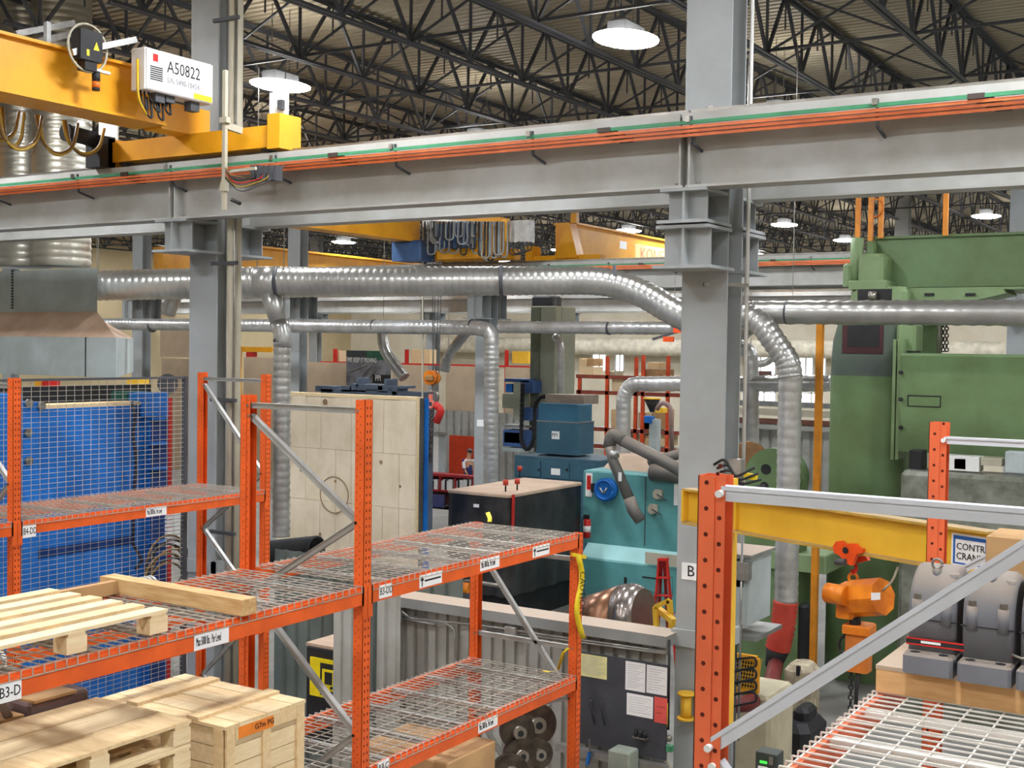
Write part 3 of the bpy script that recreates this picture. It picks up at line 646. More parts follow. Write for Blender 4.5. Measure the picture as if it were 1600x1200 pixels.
def sbeam(rk, X, y0, y1, z, mt, side=1):
    """step beam: z = deck level; side=+1 faces +X"""
    mm = M(); mm.box(X-side*.045, X, y0+.04, y1-.04, z-.115, z-.018); mm.box(X-side*.045, X-side*.018, y0+.04, y1-.04, z-.018, z-.002)
    o = mm.obj('shelf_beam', mt, rk)
    for y in (y0, y1):
        s = 1 if y == y0 else -1; cc = M().box(X, X+side*.005, y+s*.004, y+s*.05, z-.2, z-.002); cc.box(X-side*.03, X+side*.005, y+s*.038, y+s*.05, z-.12, z-.002); cc.obj('beam_connector', mt, o)
    return o
def blabel(beam, X, p0, p1, yc, body, mt=PAPER, h=.075, ink=INK, arrow=False):
    a, b = at(p0, yc, X=X), at(p1, yc, X=X); z = (a.z+b.z)/2
    z = (at(p0, yc+0, X=X).z+at(p1, yc, X=X).z)/2
    M().box(X+.001, X+.003, a.y, b.y, z-h/2, z+h/2).obj('label_plate', mt, beam)
    L = b.y-a.y
    if arrow:
        mm = M().bar((X+.004, a.y+.03, z-h*.4), (X+.004, a.y+.03, z+h*.1), .008, .002, (1,0,0)); mm.prism([(a.y+.01, z+h*.05), (a.y+.05, z+h*.05), (a.y+.03, z+h*.42)], 'x', X+.003, X+.0045)
        for k in range(1): mm.box(X+.003, X+.0042, a.y+.06, b.y-.015, z-.006, z+.006)
        mm.obj('arrow_mark', ink, beam)
        return
    s = h*.8; wd = len(body)*s*.52
    text(body, s, (X+.0035, a.y+L*.05, z), '+x', ink, beam, sx=min(1.2, L*.9/wd))
def deck(x0, x1, y0, y1, z, label, n=2, group='wire decks on the pallet racks', dy=.0635, dx=.115, tw=.0052):
    for k in range(n):
        a, b = y0+(y1-y0)*k/n+.006, y0+(y1-y0)*(k+1)/n-.006
        t = thing('wire_deck', label[k] if isinstance(label, (list, tuple)) else label, 'wire deck', ((x0+x1)/2, (a+b)/2, z), group)
        mm = M(); m_ = max(1, round((b-a-.02)/dy))
        for i in range(m_+1):
            y = a+.01+(b-a-.02)*i/m_
            mm.bar((x0-.004, y, z+.0045), (x1+.004, y, z+.0045), tw)
            for xx in (x0-.004, x1+.004): mm.bar((xx, y, z+.0045), (xx, y, z-.036), tw)
        r_ = max(1, round((x1-x0-.04)/dx))
        for i in range(r_+1):
            x = x0+.02+(x1-x0-.04)*i/r_; mm.bar((x, a, z-.0008), (x, b, z-.0008), tw)
        for xx in (x0-.004, x1+.004): mm.bar((xx, a, z-.034), (xx, b, z-.034), tw)
        mm.obj('wires', WIRE if tw < .006 else mat('white_zinc_wire', (226,222,212), .5, .1, .04), t, kind='stuff')
        for i in range(3):
            y = a+(b-a)*(i+.5)/3; c = M(); c.box(x0+.04, x1-.04, y-.026, y+.026, z-.012, z-.004)
            for s in (-1, 1): c.box(x0+.04, x1-.04, y+s*.026-.0015, y+s*.026+.0015, z-.034, z-.004)
            c.obj('support_channel', GALV if tw < .006 else MC['white_zinc_wire'], t)
XF, XB = -4.89, -5.96
L1, L2, L3 = EYE-1.52, EYE-2.70, EYE-3.88
ra = thing('pallet_rack', 'near orange pallet rack crossing the lower left with three uprights and wire decks', 'pallet rack', (-5.4, 6.1, 0))
for y, zt_ in ((3.36, 4.76), (6.14, 4.76), (8.95, L1-.0)):
    post(ra, XF, -1, y, zt_, ORANGE); post(ra, XB, 1, y, zt_+.0, ORANGE)
def frame_braces(rk, xf, xb, y, top, zs):
    brace(rk, (xb+.06, y, top-.07), (xf-.06, y, top-.07))
    side = 0
    for a, b in zip(zs, zs[1:]):
        p = (xb+.07 if side == 0 else xf-.07, y, a); q = (xf-.07 if side == 0 else xb+.07, y, b); brace(rk, p, q); side ^= 1
frame_braces(ra, XF, XB, 6.14, 4.76, [4.62, 3.98, 3.42, 2.62, 1.9, 1.1, .3])
frame_braces(ra, XF, XB, 8.95, L1-.15, [3.35, 2.2, 1.9, .8, .2]); brace(ra, (XB+.05, 8.95, 2.62), (XF-.05, 8.95, 2.62)); brace(ra, (XB+.05, 8.95, 1.05), (XF-.05, 8.95, 1.05))
bm = {}
for (y0, y1) in ((3.36, 6.14), (6.14, 8.95)):
    for z in (L1, L2, L3):
        bm[(y0, z)] = sbeam(ra, XF+.002, y0, y1, z, ORANGE); sbeam(ra, XB-.002, y0, y1, z, ORANGE, -1)
xl = XF+.002
blabel(bm[(3.36, L1)], xl, -4, 33, 1081, 'B3-D', h=.088); blabel(bm[(3.36, L1)], xl, 303, 357, 998, 'Max 5000 lbs.  Per Level', h=.085)
blabel(bm[(6.14, L1)], xl, 592, 612, 923, 'B3-DD', h=.085); blabel(bm[(6.14, L1)], xl, 655, 690, 905, '', arrow=True, h=.085); blabel(bm[(6.14, L1)], xl, 750, 780, 880, 'Max 5000 lbs.  Per Level', h=.085); blabel(bm[(6.14, L1)], xl, 832, 858, 860, '', arrow=True, h=.085)
blabel(bm[(6.14, L2)], xl, 747, 777, 1131, 'Max 5000 lbs.  Per Level', h=.08); blabel(bm[(6.14, L2)], xl, 590, 607, 1198, 'B3-C', h=.08)
deck(XB, XF, 3.40, 6.10, L1, ['wire deck under the pallet on the near rack, left upper bay', 'wire deck carrying the pine timber on the near rack'])
deck(XB, XF, 6.18, 8.91, L1, ['upper wire deck just right of the tall front upright on the near rack', 'upper wire deck reaching the caution-taped end post of the near rack'])
deck(XB, XF, 3.40, 6.10, L2, ['wire deck below the pallet stack', 'wire deck below the pine crate'])
deck(XB, XF, 6.18, 8.91, L2, ['lower wire deck right of the tall front upright', 'lower wire deck with a scrap of caution tape at its end'])
deck(XB, XF, 6.18, 8.91, L3, ['lowest wire deck beside the cardboard carton', 'lowest wire deck holding the stacked steel wheels'])
deck(XB, XF, 3.40, 6.10, L3, ['wire deck low down beneath the pallet stack shelf', 'wire deck low down beneath the crate shelf'])
# second rack, behind
BF, BB = -8.98, -9.98
rb = thing('pallet_rack', 'orange pallet rack behind the near rack in front of the wire mesh and blue machine', 'pallet rack', (-9.5, 6.6, 0))
for y in (3.54, 6.58, 9.6): post(rb, BF, -1, y, 4.79, ORANGE); post(rb, BB, 1, y, 4.79, ORANGE)
frame_braces(rb, BF, BB, 9.6, 4.79, [4.66, 3.75, 3.1, 2.3, 1.5, .5]); frame_braces(rb, BF, BB, 6.58, 4.79, [4.66, 3.9, 3.2, 2.3, 1.5, .5])
b2 = {}
for y0, y1 in ((3.54, 6.58), (6.58, 9.6)):
    for z in (EYE-1.517, EYE-2.9): b2[(y0, z)] = sbeam(rb, BF+.002, y0, y1, z, ORANGE); sbeam(rb, BB-.002, y0, y1, z, ORANGE, -1)
zz = EYE-1.517
blabel(b2[(6.58, zz)], BF+.002, 35, 56, 830, 'B4-DD', h=.1); blabel(b2[(6.58, zz)], BF+.002, 228, 260, 799, 'Max 5000 lbs.  Per Level', h=.085)
deck(BB, BF, 6.62, 9.56, zz, ['wire deck of the rear rack above the B4-DD label', 'wire deck of the rear rack next to the left column']); deck(BB, BF, 3.58, 6.54, zz, ['wire deck of the rear rack beyond the left edge', 'wire deck of the rear rack cut by the left edge'])
# mesh partition
mp = thing('mesh_partition', 'grey wire mesh partition standing behind the rear orange rack', 'partition', (-10.16, 6, 0))
mm = M()
y = 3.2
while y < 9.55: mm.bar((-10.16, y, .1), (-10.16, y, 4.72), .004); y += .1
z = .12
while z < 4.72: mm.bar((-10.157, 3.2, z), (-10.157, 9.55, z), .004); z += .05
mm.obj('mesh_infill', WIRE, mp, kind='stuff')
for y in (3.2, 6.4, 9.55): M().box(-10.19, -10.13, y-.02, y+.02, 0, 4.74).obj('frame_post', DKGREY, mp)
for z in (.1, 4.73): M().box(-10.18, -10.14, 3.2, 9.55, z-.012, z+.012).obj('frame_rail', DKGREY, mp)
# right-hand rack
CX, CB = -1.452, -.39
rc = thing('pallet_rack', 'bright orange pallet rack in the right foreground with grey steel braces', 'pallet rack', (-.9, 4.8, 0))
for y, zt_ in ((3.41, 4.735), (6.2, 4.77)): post(rc, CX, 1, y, zt_, ORANGE2, big=True); post(rc, CB, -1, y, zt_, ORANGE2, big=True)
def bigbrace(p, q, w=.045):
    p, q = V(p), V(q); u = (q-p).normalized().cross(V((0,1,0))); mm = M(); mm.bar(p, q, .036, w, u)
    mm.bar(p+u*(w*.35)-V((0,.02,0)), q+u*(w*.35)-V((0,.02,0)), .008, w*.28, u); mm.obj('brace', mat('bright_zinc_brace', (216,219,226), .45, .1, .03), rc)
    M().cyl(p-V((0,.045,0)), p-V((0,.018,0)), .011, 12).obj('bolt', WHITE, rc)
bigbrace((CX+.07, 3.40, EYE-.415), (CB-.07, 3.40, EYE-.415)); bigbrace((CX+.05, 3.40, EYE-1.165), (CB-.07, 3.40, EYE-.425)); bigbrace((CX+.06, 3.41, EYE-1.22), (CB-.07, 3.41, EYE-2.3))
bigbrace((CX+.07, 6.19, EYE-.415), (CB-.07, 6.19, EYE-.415), .035); bigbrace((CX+.07, 6.19, EYE-1.1), (CB-.07, 6.19, EYE-.5), .035)
LC = EYE-1.45
for z in (LC, LC-1.2): sbeam(rc, CX-.002, 3.41, 6.2, z, ORANGE2, -1); sbeam(rc, CB+.002, 3.41, 6.2, z, ORANGE2, 1)
deck(CX, CB, 3.46, 6.16, LC, ['heavy wire deck in the lower right corner nearest the viewer', 'heavy wire deck under the plywood board and grey bearing housings'], dy=.067, dx=.13, tw=.0062)
# platform board with bearing housings
pb = thing('plywood_platform', 'thick plywood platform board lying on the right rack under grey housings', 'board', (-.9, 5.6, LC+.01))
p = at(1367, 1092, X=CX+.01); y0 = p.y
M().box(CX+.01, CB+.3, y0, y0+.95, LC+.105, LC+.122).obj('top_sheet', mat('dusty_plywood', (186,166,144), .8, 0, .05, 3), pb)
for yy in (y0+.002, y0+.88): M().box(CX+.012, CB+.3, yy, yy+.04, LC+.008, LC+.105).obj('edge_timber', PLY, pb)
zb = LC+.122
def housing(px0, px1, pyb, lab):
    a = at(px0, pyb, Z=zb); b = at(px1, pyb+(px1-px0)*.155, Z=zb); y = a.y; x0, x1 = a.x, at(px1, 1060, Y=y).x
    wdt = x1-x0-.006; x1 = x0+wdt
    h = thing('bearing_housing', lab, 'bearing housing', ((x0+x1)/2, y+.2, zb), 'grey bearing housings on the plywood platform')
    fb = M().bev(x0, x1, y, y+.44, zb, zb+.085, .012); fb.obj('foot', CAST, h)
    for s in (.22, .78): M().cyl((x0+wdt*s, y+.035, zb+.083), (x0+wdt*s, y+.035, zb+.0862), .02, 14).obj('bolt_hole', BLACK, h)
    pr = [(y+.07, zb+.08), (y+.37, zb+.08), (y+.37, zb+.26)]
    for k in range(11):
        t_ = PI*k/10; pr.append((y+.22+.155*math.cos(t_), zb+.27+.165*math.sin(t_)))
    ins = .02; n = len(pr)
    def sc_(f, xx): return [(xx, y+.22+(u-y-.22)*f, zb+.08+(v-zb-.08)*f) for u, v in pr]
    rings = [sc_(.9, x0+.004), sc_(.97, x0+.012), sc_(1, x0+.03), sc_(1, x1-.03), sc_(.97, x1-.012), sc_(.9, x1-.004)]
    vs = [v for r in rings for v in r]; bd = M(); bd.add(vs, [(k*n+i, k*n+(i+1)%n, (k+1)*n+(i+1)%n, (k+1)*n+i) for k in range(5) for i in range(n)], True)
    bd.add(rings[0], [tuple(range(n))]); bd.add(rings[-1], [tuple(range(n-1,-1,-1))]); fixn(bd.obj('housing_body', CAST, h))
    M().box(x0-.001, x1+.001, y+.062, y+.07, zb+.215, zb+.219).obj('split_joint', BLACK, h)
    for s in (.2, .78):
        cx = x0+wdt*s; M().cyl((cx, y+.075, zb+.2), (cx, y+.075, zb+.30), .024, 14).obj('bolt_boss', CAST, h); M().cyl((cx, y+.075, zb+.30), (cx, y+.075, zb+.322), .017, 6, smooth=False).obj('cap_bolt', STEEL, h)
    M().cyl((x0+wdt*.5, y+.14, zb+.38), (x0+wdt*.5, y+.14, zb+.425), .018, 12).obj('lug_boss', CAST, h); M().ring((x0+wdt*.5, y+.14, zb+.445), .02, .006, 'y', 16, 6).obj('eye_bolt', STEEL, h)
    M().cyl((x0+wdt*.85, y+.14, zb+.36), (x0+wdt*.85, y+.14, zb+.41), .02, 12).obj('plug', CAST, h)
housing(1409, 1490, 1050, 'grey cast bearing housing at the left end of the row on the plywood platform')
housing(1494, 1582, 1064, 'grey cast bearing housing in the middle of the row on the plywood platform')
housing(1586, 1674, 1078, 'grey cast bearing housing cut by the right edge of the view')
a = at(1416, 995, Y=y0+.09); 
st = thing('ratchet_strap', 'black and red strap with steel hook around the bearing housings', 'strap', at(1480, 1005, Y=y0+.07))
xx0 = at(1416, 1000, Y=at(1409, 1050, Z=zb).y+.06).x; ys = at(1409, 1050, Z=zb).y+.064; za = at(1418, 1000, Y=ys).z
M().box(xx0, xx0+.42, ys-.004, ys, za-.014, za+.014).obj('webbing', BLACK, st); 
for s in (-1, 1): M().box(xx0, xx0+.42, ys-.0048, ys-.001, za+s*.012-.003, za+s*.012+.003).obj('red_edge', RED, st)
M().box(xx0+.06, xx0+.14, ys-.005, ys-.004, za-.004, za+.006).obj('print', PAPER, st)
M().tube([(xx0+.42, ys-.01, za), (xx0+.46, ys-.015, za-.01), (xx0+.5, ys-.012, za+.004), (xx0+.54, ys-.012, za)], .006, 8).obj('hook', STEEL, st); M().ring((xx0+.56, ys-.012, za), .022, .005, 'y').obj('ring', STEEL, st)
xx = at(1545, 880, Y=y0+.7).x
M().bev(xx, xx+.7, y0+.62, y0+.93, zb, at(1560, 835, Y=y0+.7).z, .004).obj('carton', CARD, None, 'brown carton behind the bearing housings at the right edge', 'box')

# ---------------------------------------------------------------- goods on the near rack
def pallet(x0, x1, y0, y1, z, label, nb=6, bw=.1, group=None, bb=True):
    t = thing('wooden_pallet', label, 'pallet', ((x0+x1)/2, (y0+y1)/2, z), group)
    for i in range(3):
        for k in range(3):
            cx = x0+.05+(x1-x0-.1)*i/2; cy = y0+.06+(y1-y0-.12)*k/2
            M().box(cx-.05, cx+.05, cy-.06, cy+.06, z+.018, z+.1).obj('block', WOOD2, t)
    for k in range(3):
        cy = y0+.06+(y1-y0-.12)*k/2; M().box(x0, x1, cy-.05, cy+.05, z+.1, z+.118).obj('cross_board', WOOD, t)
    if bb:
        for i in range(3): cx = x0+.05+(x1-x0-.1)*i/2; M().box(cx-.045, cx+.045, y0, y1, z, z+.018).obj('bottom_board', WOOD2, t)
    for i in range(nb):
        cx = x0+bw/2+(x1-x0-bw)*i/(nb-1); r_ = random.uniform(-.006, .006)
        M().box(cx-bw/2, cx+bw/2, y0+r_, y1+r_, z+.118, z+.136).obj('deck_board', WOOD2 if i % 2 else WOOD, t)
    return t
e = at(262, 985, X=XF-.04)
pt = pallet(XF-.99, XF-.04, e.y-1.15, e.y, L1-.008, 'slatted pine pallet on the upper wire deck at the left edge', bb=False)
sz = L2+.01
e = at(298, 1125, X=XF-.03); top = e.z; px0_ = at(150, 1104, Y=e.y).x; print('PX0', px0_, e, top); n = int((top-sz)/.132); pit = (top-sz)/n
first = None
labs = ['bottom pallet of the pale stack in the lower left corner', 'second pallet from the bottom of the lower left stack', 'middle pallet of the lower left stack', 'second pallet from the top of the lower left stack, blocks showing', 'topmost pallet of the lower left stack with wide boards']
for k in range(n):
    pallet(px0_, XF-.03, e.y-1.2, e.y, sz+(top-sz)-(n-k)*pit, labs[max(0, 5-n+k)] if k >= n-5 else labs[0], nb=4 if k < n-1 else 3, bw=.1 if k < n-1 else (XF-.03-px0_)/3-.006, group='stacked pallets in the lower left corner')
cf_ = at(352, 1140, X=XF-.02); cr_ = at(478, 1087, X=XF-.02); cl_ = at(150, 1092, Y=cf_.y)
zt = (cf_.z+cr_.z)/2; y0, y1 = max(cf_.y, e.y+.02), cr_.y; x1 = XF-.02; x0 = XB+.03
ct = thing('wooden_crate', 'pale pine crate with orange spray mark and two lid battens on the near rack', 'crate', ((x0+x1)/2, (y0+y1)/2, sz))
h = zt-sz
M().box(x0+.03, x1-.03, y0+.03, y1-.03, sz+.02, zt-.03).obj('core', WOOD2, ct)
nb = 5
for i in range(nb):
    a, b = sz+.02+(h-.05)*i/nb+.003, sz+.02+(h-.05)*(i+1)/nb-.003
    M().box(x1-.03, x1-.015, y0+.03, y1-.03, a, b).obj('side_board', WOOD2, ct); M().box(x0+.03, x1-.03, y0+.015, y0+.03, a, b).obj('end_board', WOOD2, ct)
for y in (y0+.012, (y0+y1)/2-.03, y1-.075): M().box(x1-.015, x1, y, y+.065, sz, zt-.025).obj('stile', WOOD, ct)
for z in (sz, zt-.1): M().box(x1-.014, x1+.002, y0+.08, y1-.08, z, z+.075).obj('rail', WOOD, ct)
SPR = mat('orange_spray', (244,140,48), .8, 0, .1)
M().box(x1+.002, x1+.003, y0+.1, y1-.28, zt-.096, zt-.03).obj('spray_mark', SPR, ct, label='orange spray paint mark'); text('G7m PG', .045, (x1+.004, y0+.1+(y1-y0-.38)*.45, zt-.062), '+x', INK, ct)
for x in (x0+.02, x1-.09): M().box(x, x+.065, y0, y0+.015, sz, zt-.025).obj('corner_stile', WOOD, ct)
nl = 6
for i in range(nl):
    a, b = y0+(y1-y0)*i/nl, y0+(y1-y0)*(i+1)/nl
    M().box(x0, x1, a+.002, b-.002, zt-.025, zt-.006+.002*(i%2)).obj('lid_board', WOOD2 if i%2 else WOOD, ct)
for x in (x0+.22, x1-.3): M().box(x, x+.09, y0, y1, zt-.005, zt+.014).obj('lid_batten', WOOD, ct)
f1 = at(396, 962, Z=L1+.01); f0 = at(196, 930, Z=L1+.01)
tb = M(); d = (V((f0.x,f0.y,0))-V((f1.x,f1.y,0))); f1.x = XF+.03; f0 = V((XB-.1, f1.y+.02, L1+.01))
tb.bar(V((f1.x, f1.y, L1+.056)), V((f0.x, f0.y, L1+.056)), .11, .09); tb.obj('timber', mat('timber_pine', (214,180,128), .7, 0, .08, 4, 0, (1,8,8), (190,150,98)), None, 'squared pine timber lying across the near upper wire deck', 'timber')
# cartons and grey formed parts
def pxbox(name, mt, x0, x1, yt, yb, Y, dep, label, cat, group=None, bev=.01, parent=None, plab=None, z0=None):
    a, b = at(x0, (yt+yb)/2, Y=Y), at(x1, (yt+yb)/2, Y=Y); t_, b_ = at((x0+x1)/2, yt, Y=Y).z, max(0, at((x0+x1)/2, yb, Y=Y).z)
    mm = M().bev(a.x, b.x, Y, Y+dep, b_, t_, bev) if bev else M().box(a.x, b.x, Y, Y+dep, b_, t_)
    return mm.obj(name, mt, parent, plab if parent else label, cat if not parent else None, group)
c_ = at(90, 1110, X=-5.5)
cw = thing('carton_tray', 'open cardboard tray holding grey plastic parts behind the pallet stack', 'box', (-5.6, c_.y, L2+.01))
y_ = e.y+.02
GP = mat('grey_plastic_form', (132,122,122), .5, 0, .1)
mm = M()
cc = at(60, 924, X=-5.92)
tray = thing('carton_tray', 'cardboard tray of grey corrugated pads behind the slatted pallet', 'box', (-5.95, cc.y+.2, L1+.01))
M().box(-5.95, -5.9, cc.y-.1, cc.y+.55, L1+.012, L1+.09).obj('tray', CARD, tray)
for k in range(7): M().ring((-5.86, cc.y+.58+.03*k, L1+.012), .075, .01, 'y', 12, 5, 0, PI).obj('pad', GALV, tray)
mv = mat('mauve_box', (124,104,104), .7); cx_ = px0_-.03
M().bev(XB+.01, cx_, e.y-.42, e.y-.02, sz, at(150, 1072, X=cx_).z, .015).obj('carton', mv, None, 'mauve-brown carton between the pallet stack and the pine crate', 'box')
M().bev(XB+.05, cx_+.02, e.y-.4, e.y-.12, at(150, 1072, X=cx_).z, at(150, 1072, X=cx_).z+.015, .004).obj('carton_flap', CARD, None, 'loose cardboard sheet on the mauve carton', 'box')
zt2 = at(60, 1110, X=cx_).z
M().box(XB+.01, cx_, e.y-1.25, e.y-.45, sz, zt2).obj('base', CARD, cw)
for k in range(4):
    yk = e.y-1.2+.19*k
    M().tube(fillet([(XB+.05, yk, zt2), (XB+.05, yk+.03, zt2+.09), (XB+.15, yk+.05, zt2+.05), (cx_-.08, yk+.08, zt2+.09), (cx_-.02, yk+.1, zt2)], .06), .024, 8).obj('formed_pad', GP, cw, label='grey moulded pad')
# carton + wheels on the lower deck
a = at(705, 1140, X=XF-.03); b = at(775, 1120, X=XF-.03)
M().bev(XB+.2, XF-.06, a.y, b.y+.05, L3+.01, L2-.25, .01).obj('carton', CARD, None, 'brown carton under the lower wire deck of the near rack', 'box')
STW = mat('worn_steel', (112,104,92), .35, .7, .2, 5, rgb2=(70,64,58))
wl = 0
for px, py, r_, lab in ((835, 1130, .16, 'topmost'), (806, 1142, .13, 'second'), (810, 1178, .12, 'middle'), (838, 1176, .11, 'small'), (795, 1205, .13, 'lowest')):
    c_ = at(px, py, X=-5.35+.06*wl); wh = thing('wheel_casting', '%s dull steel crane wheel heaped at the end of the near rack' % lab, 'wheel', c_, 'steel wheels heaped in the rack'); wl += 1
    dv = V((.75, -.6, .1)).normalized()
    M().cyl(c_-dv*.05, c_+dv*.05, r_, 28).cyl(c_+dv*.05, c_+dv*.065, r_*1.12, 28).obj('rim', STW, wh); M().cyl(c_-dv*.02, c_+dv*.12, r_*.42, 18).obj('hub', STEEL, wh); M().cyl(c_+dv*.12, c_+dv*.125, r_*.2, 14).obj('bore', BLACK, wh)
# caution tape on the end post
CT = mat('caution_yellow', (236,208,40), .5, 0, .06)
tp = thing('caution_tape', 'yellow caution tape knotted round the end post of the near rack', 'tape', at(905, 930, X=XF+.02))
c_ = at(905, 868, X=XF+.01); M().bar(c_+V((-.02,-.09,.02)), c_+V((.02,.07,-.02)), .02, .03).obj('knot', CT, tp)
def ribbon(pts, w, parent, nm='tape'):
    vs = []; 
    for i, p in enumerate(pts): u = V((.6,.75,0))*w/2; q = V(p); tw = math.sin(i*.9)*.35; u = V((u.x*math.cos(tw), u.y, w*.3*math.sin(tw))); vs += [q-u, q+u]
    n = len(pts); mm = M().add(vs, [(2*i, 2*i+1, 2*i+3, 2*i+2) for i in range(n-1)], True); o = mm.obj(nm, CT, parent)
    md = o.modifiers.new('s', 'SOLIDIFY'); md.thickness = .002; return o
ribbon([at(903+5*math.sin(i*.7)+i*.5, 868+i*13, X=XF+.05) for i in range(11)], .05, tp)
pc = at(909, 930, X=XF+.075); Rm = Matrix.Rotation(math.radians(35), 4, 'Z')@Matrix.Rotation(PI/2, 4, 'X')@Matrix.Rotation(-PI/2, 4, 'Z')
text('CAUTION', .06, pc+V((.01,-.012,.2)), Rm, INK, tp, sx=1.3, align='LEFT')
tp2 = thing('caution_tape', 'loose scrap of caution tape lying on the lower wire deck', 'tape', at(870, 1045, Z=L2+.01))
q0 = at(888, 1022, X=XF-.0); ribbon([at(848, 1048, Z=L2+.02), at(858, 1050, Z=L2+.02), at(872, 1047, Z=L2+.03), q0+V((-.05,0,0)), q0+V((0,0,.05))], .03, tp2)
kt = at(765, 815, Z=L1+.02); ribbon([kt, kt+V((-.05,.08,.02)), kt+V((-.1,.12,.06))], .04, thing('caution_tape', 'small knot of yellow tape at the back edge of the upper wire deck', 'tape', kt))
# ---------------------------------------------------------------- low partition and what hangs on it
wp = thing('wall_partition', kind='structure', loc=(-6, 10, 0))
wavy(M(), (-7.62, 10.06, 0), (-4.58, 10.06, 0), 0, 2.5, .133, .03, (0,-1,0)).obj('cladding', CORR, wp)
wavy(M(), (-10.35, 11.2, 0), (-7.6, 11.2, 0), 0, 2.62, .2, .04, (0,-1,0)).obj('cladding', CORRD, wp)
CAPM = dusty('cap_grey', (134,136,134), (176,154,132), .8, rough=.6, var=.05)
M().box(-7.66, -4.56, 9.95, 10.28, 2.47, 2.57).obj('cap', CAPM, wp)
M().box(-7.66, -7.58, 9.97, 10.2, 0, 2.47).obj('end_post', CORR, wp)
for px0, px1, yt, Y_, lab in ((521, 562, 925, 9.2, 'loose corrugated grey sheet standing upright left of the tall front upright'), (589, 612, 915, 9.5, 'narrow corrugated grey sheet standing just right of the tall front upright')):
    a, b = at(px0, 1000, Y=Y_), at(px1, 1000, Y=Y_); z = at(px0, yt, Y=Y_).z
    mm = M(); wavy(mm, (a.x, Y_, 0), (b.x, Y_+.12, 0), .02, z, .11, .025, (0,-1,0)); o = mm.obj('corrugated_sheet', CORR, None, lab, 'metal sheet'); md = o.modifiers.new('s', 'SOLIDIFY'); md.thickness = .006
YW = 9.99
cn = thing('conduit_run', 'shiny electrical conduits with square boxes fixed to the corrugated low wall', 'conduit', (-6, YW, 2.1))
def cond(pts, r=.012, mt=None): M().tube(fillet([at(x, y, Y=YW) for x, y in pts], .1), r, 8).obj('conduit', mt or GALV, cn)
cond([(628,961),(692,972),(711,982),(713,1078)]); cond([(628,966),(680,976)]); cond([(622,970),(622,1075)]); cond([(610,938),(640,966),(700,972),(745,976),(860,993),(1046,1019)]); cond([(760,984),(1046,1022)], .011); cond([(625,950),(632,941),(660,943),(760,962),(900,985)], .008)
for x, y in ((622, 960), (802, 989)): p = at(x, y, Y=YW); M().bev(p.x-.06, p.x+.06, YW-.07, YW, p.z-.07, p.z+.07, .006).obj('junction_box', GALV, cn)
nbd = thing('notice_board', 'charcoal notice board mounted on the corrugated low wall left of the tall column', 'board', at(975, 1180, Y=YW-.03))
a, b = at(890, 1100, Y=YW-.03), at(1043, 1100, Y=YW-.03); zt_ = at(975, 1028, Y=YW-.03).z; zb_ = at(975, 1174, Y=YW-.03).z
M().box(a.x, b.x, YW-.05, YW-.03, zb_, zt_).obj('panel', mat('charcoal_board', (66,68,74), .6, 0, .1, 4), nbd)
M().box(a.x-.1, b.x+.02, YW-.11, YW-.03, zb_-.1, zb_-.03).obj('ledge', GALV, nbd)
def sheet(x0, x1, yt, yb, mt, lab, lines=10, hdr=None):
    p, q = at(x0, (yt+yb)/2, Y=YW-.055), at(x1, (yt+yb)/2, Y=YW-.055); z1, z0 = at((x0+x1)/2, yt, Y=YW-.055).z, at((x0+x1)/2, yb, Y=YW-.055).z
    t = thing('notice_sheet', lab, 'paper', ((p.x+q.x)/2, YW-.05, z0)); M().box(p.x, q.x, YW-.0525, YW-.0505, z0, z1).obj('paper', mt, t)
    mm = M()
    for k in range(lines): z = z1-(z1-z0)*(k+1.5)/(lines+2); mm.box(p.x+.02, q.x-.02-.03*((k*7)%3), YW-.0532, YW-.0524, z, z+.0035)
    mm.obj('printed_lines', hdr or INKG, t, kind='stuff')
sheet(907, 948, 1024, 1059, mat('yellow_paper', (232,228,160), .8), 'pale yellow printed sheet at the top left of the charcoal board', 12)
sheet(977, 1008, 1035, 1080, PAPER, 'upper left white sheet of the pair on the charcoal board', 12); sheet(1010, 1042, 1041, 1085, PAPER, 'upper right white sheet on the charcoal board next to the column', 9)
sheet(979, 1020, 1086, 1120, PAPER, 'landscape white sheet below the pair on the charcoal board', 7); sheet(1022, 1042, 1090, 1130, mat('red_paper', (226,92,84), .8), 'red sheet at the right of the charcoal board', 2, INK)
for x, y in ((922, 1096), (938, 1098)):
    p = at(x, y, Y=YW-.08); t = thing('hook_tool', 'small black tool hanging on the charcoal board, %s one' % ('left' if x < 930 else 'right'), 'tool', p); M().bar(p, p+V((0,.04,0)), .02).obj('hook', DKGREY, t); M().tube([p, p+V((.02,0,-.1)), p+V((.05,0,-.2))], .006, 6).obj('cord', BLACK, t)
p = at(1000, 1147, Y=YW-.1); t = thing('cup_rack', 'tiny metal rack of black cylinders on the charcoal board', 'rack', p); M().box(p.x-.07, p.x+.07, YW-.12, YW-.055, p.z-.04, p.z-.03).obj('tray', STEEL, t)
for k in range(3): M().cyl((p.x-.045+.045*k, YW-.09, p.z-.03), (p.x-.045+.045*k, YW-.09, p.z+.03), .018, 10).obj('cup', BLACK, t)
a, b = at(951, 1190, Y=YW-.3), at(984, 1190, Y=YW-.3); M().bev(a.x, b.x, YW-.32, YW-.12, .9, at(967, 1174, Y=YW-.3).z, .01).obj('wall_box', mat('box_sage', (150,158,146), .5), None, 'sage grey metal box below the notice board', 'box')
p = at(921, 1175, Y=YW-.14); t = thing('hanging_tool', 'blue handled tool hanging below the notice board', 'tool', p); M().bar(p+V((0,0,.12)), p, .012).obj('shaft', STEEL, t); M().bar(p, p+V((-.02,0,-.12)), .025).obj('handle', BLUE, t)
p = at(1046, 1100, Y=YW-.02); t = thing('air_line', 'black vertical air line with yellow sleeve and green valve beside the column', 'pipe', p)
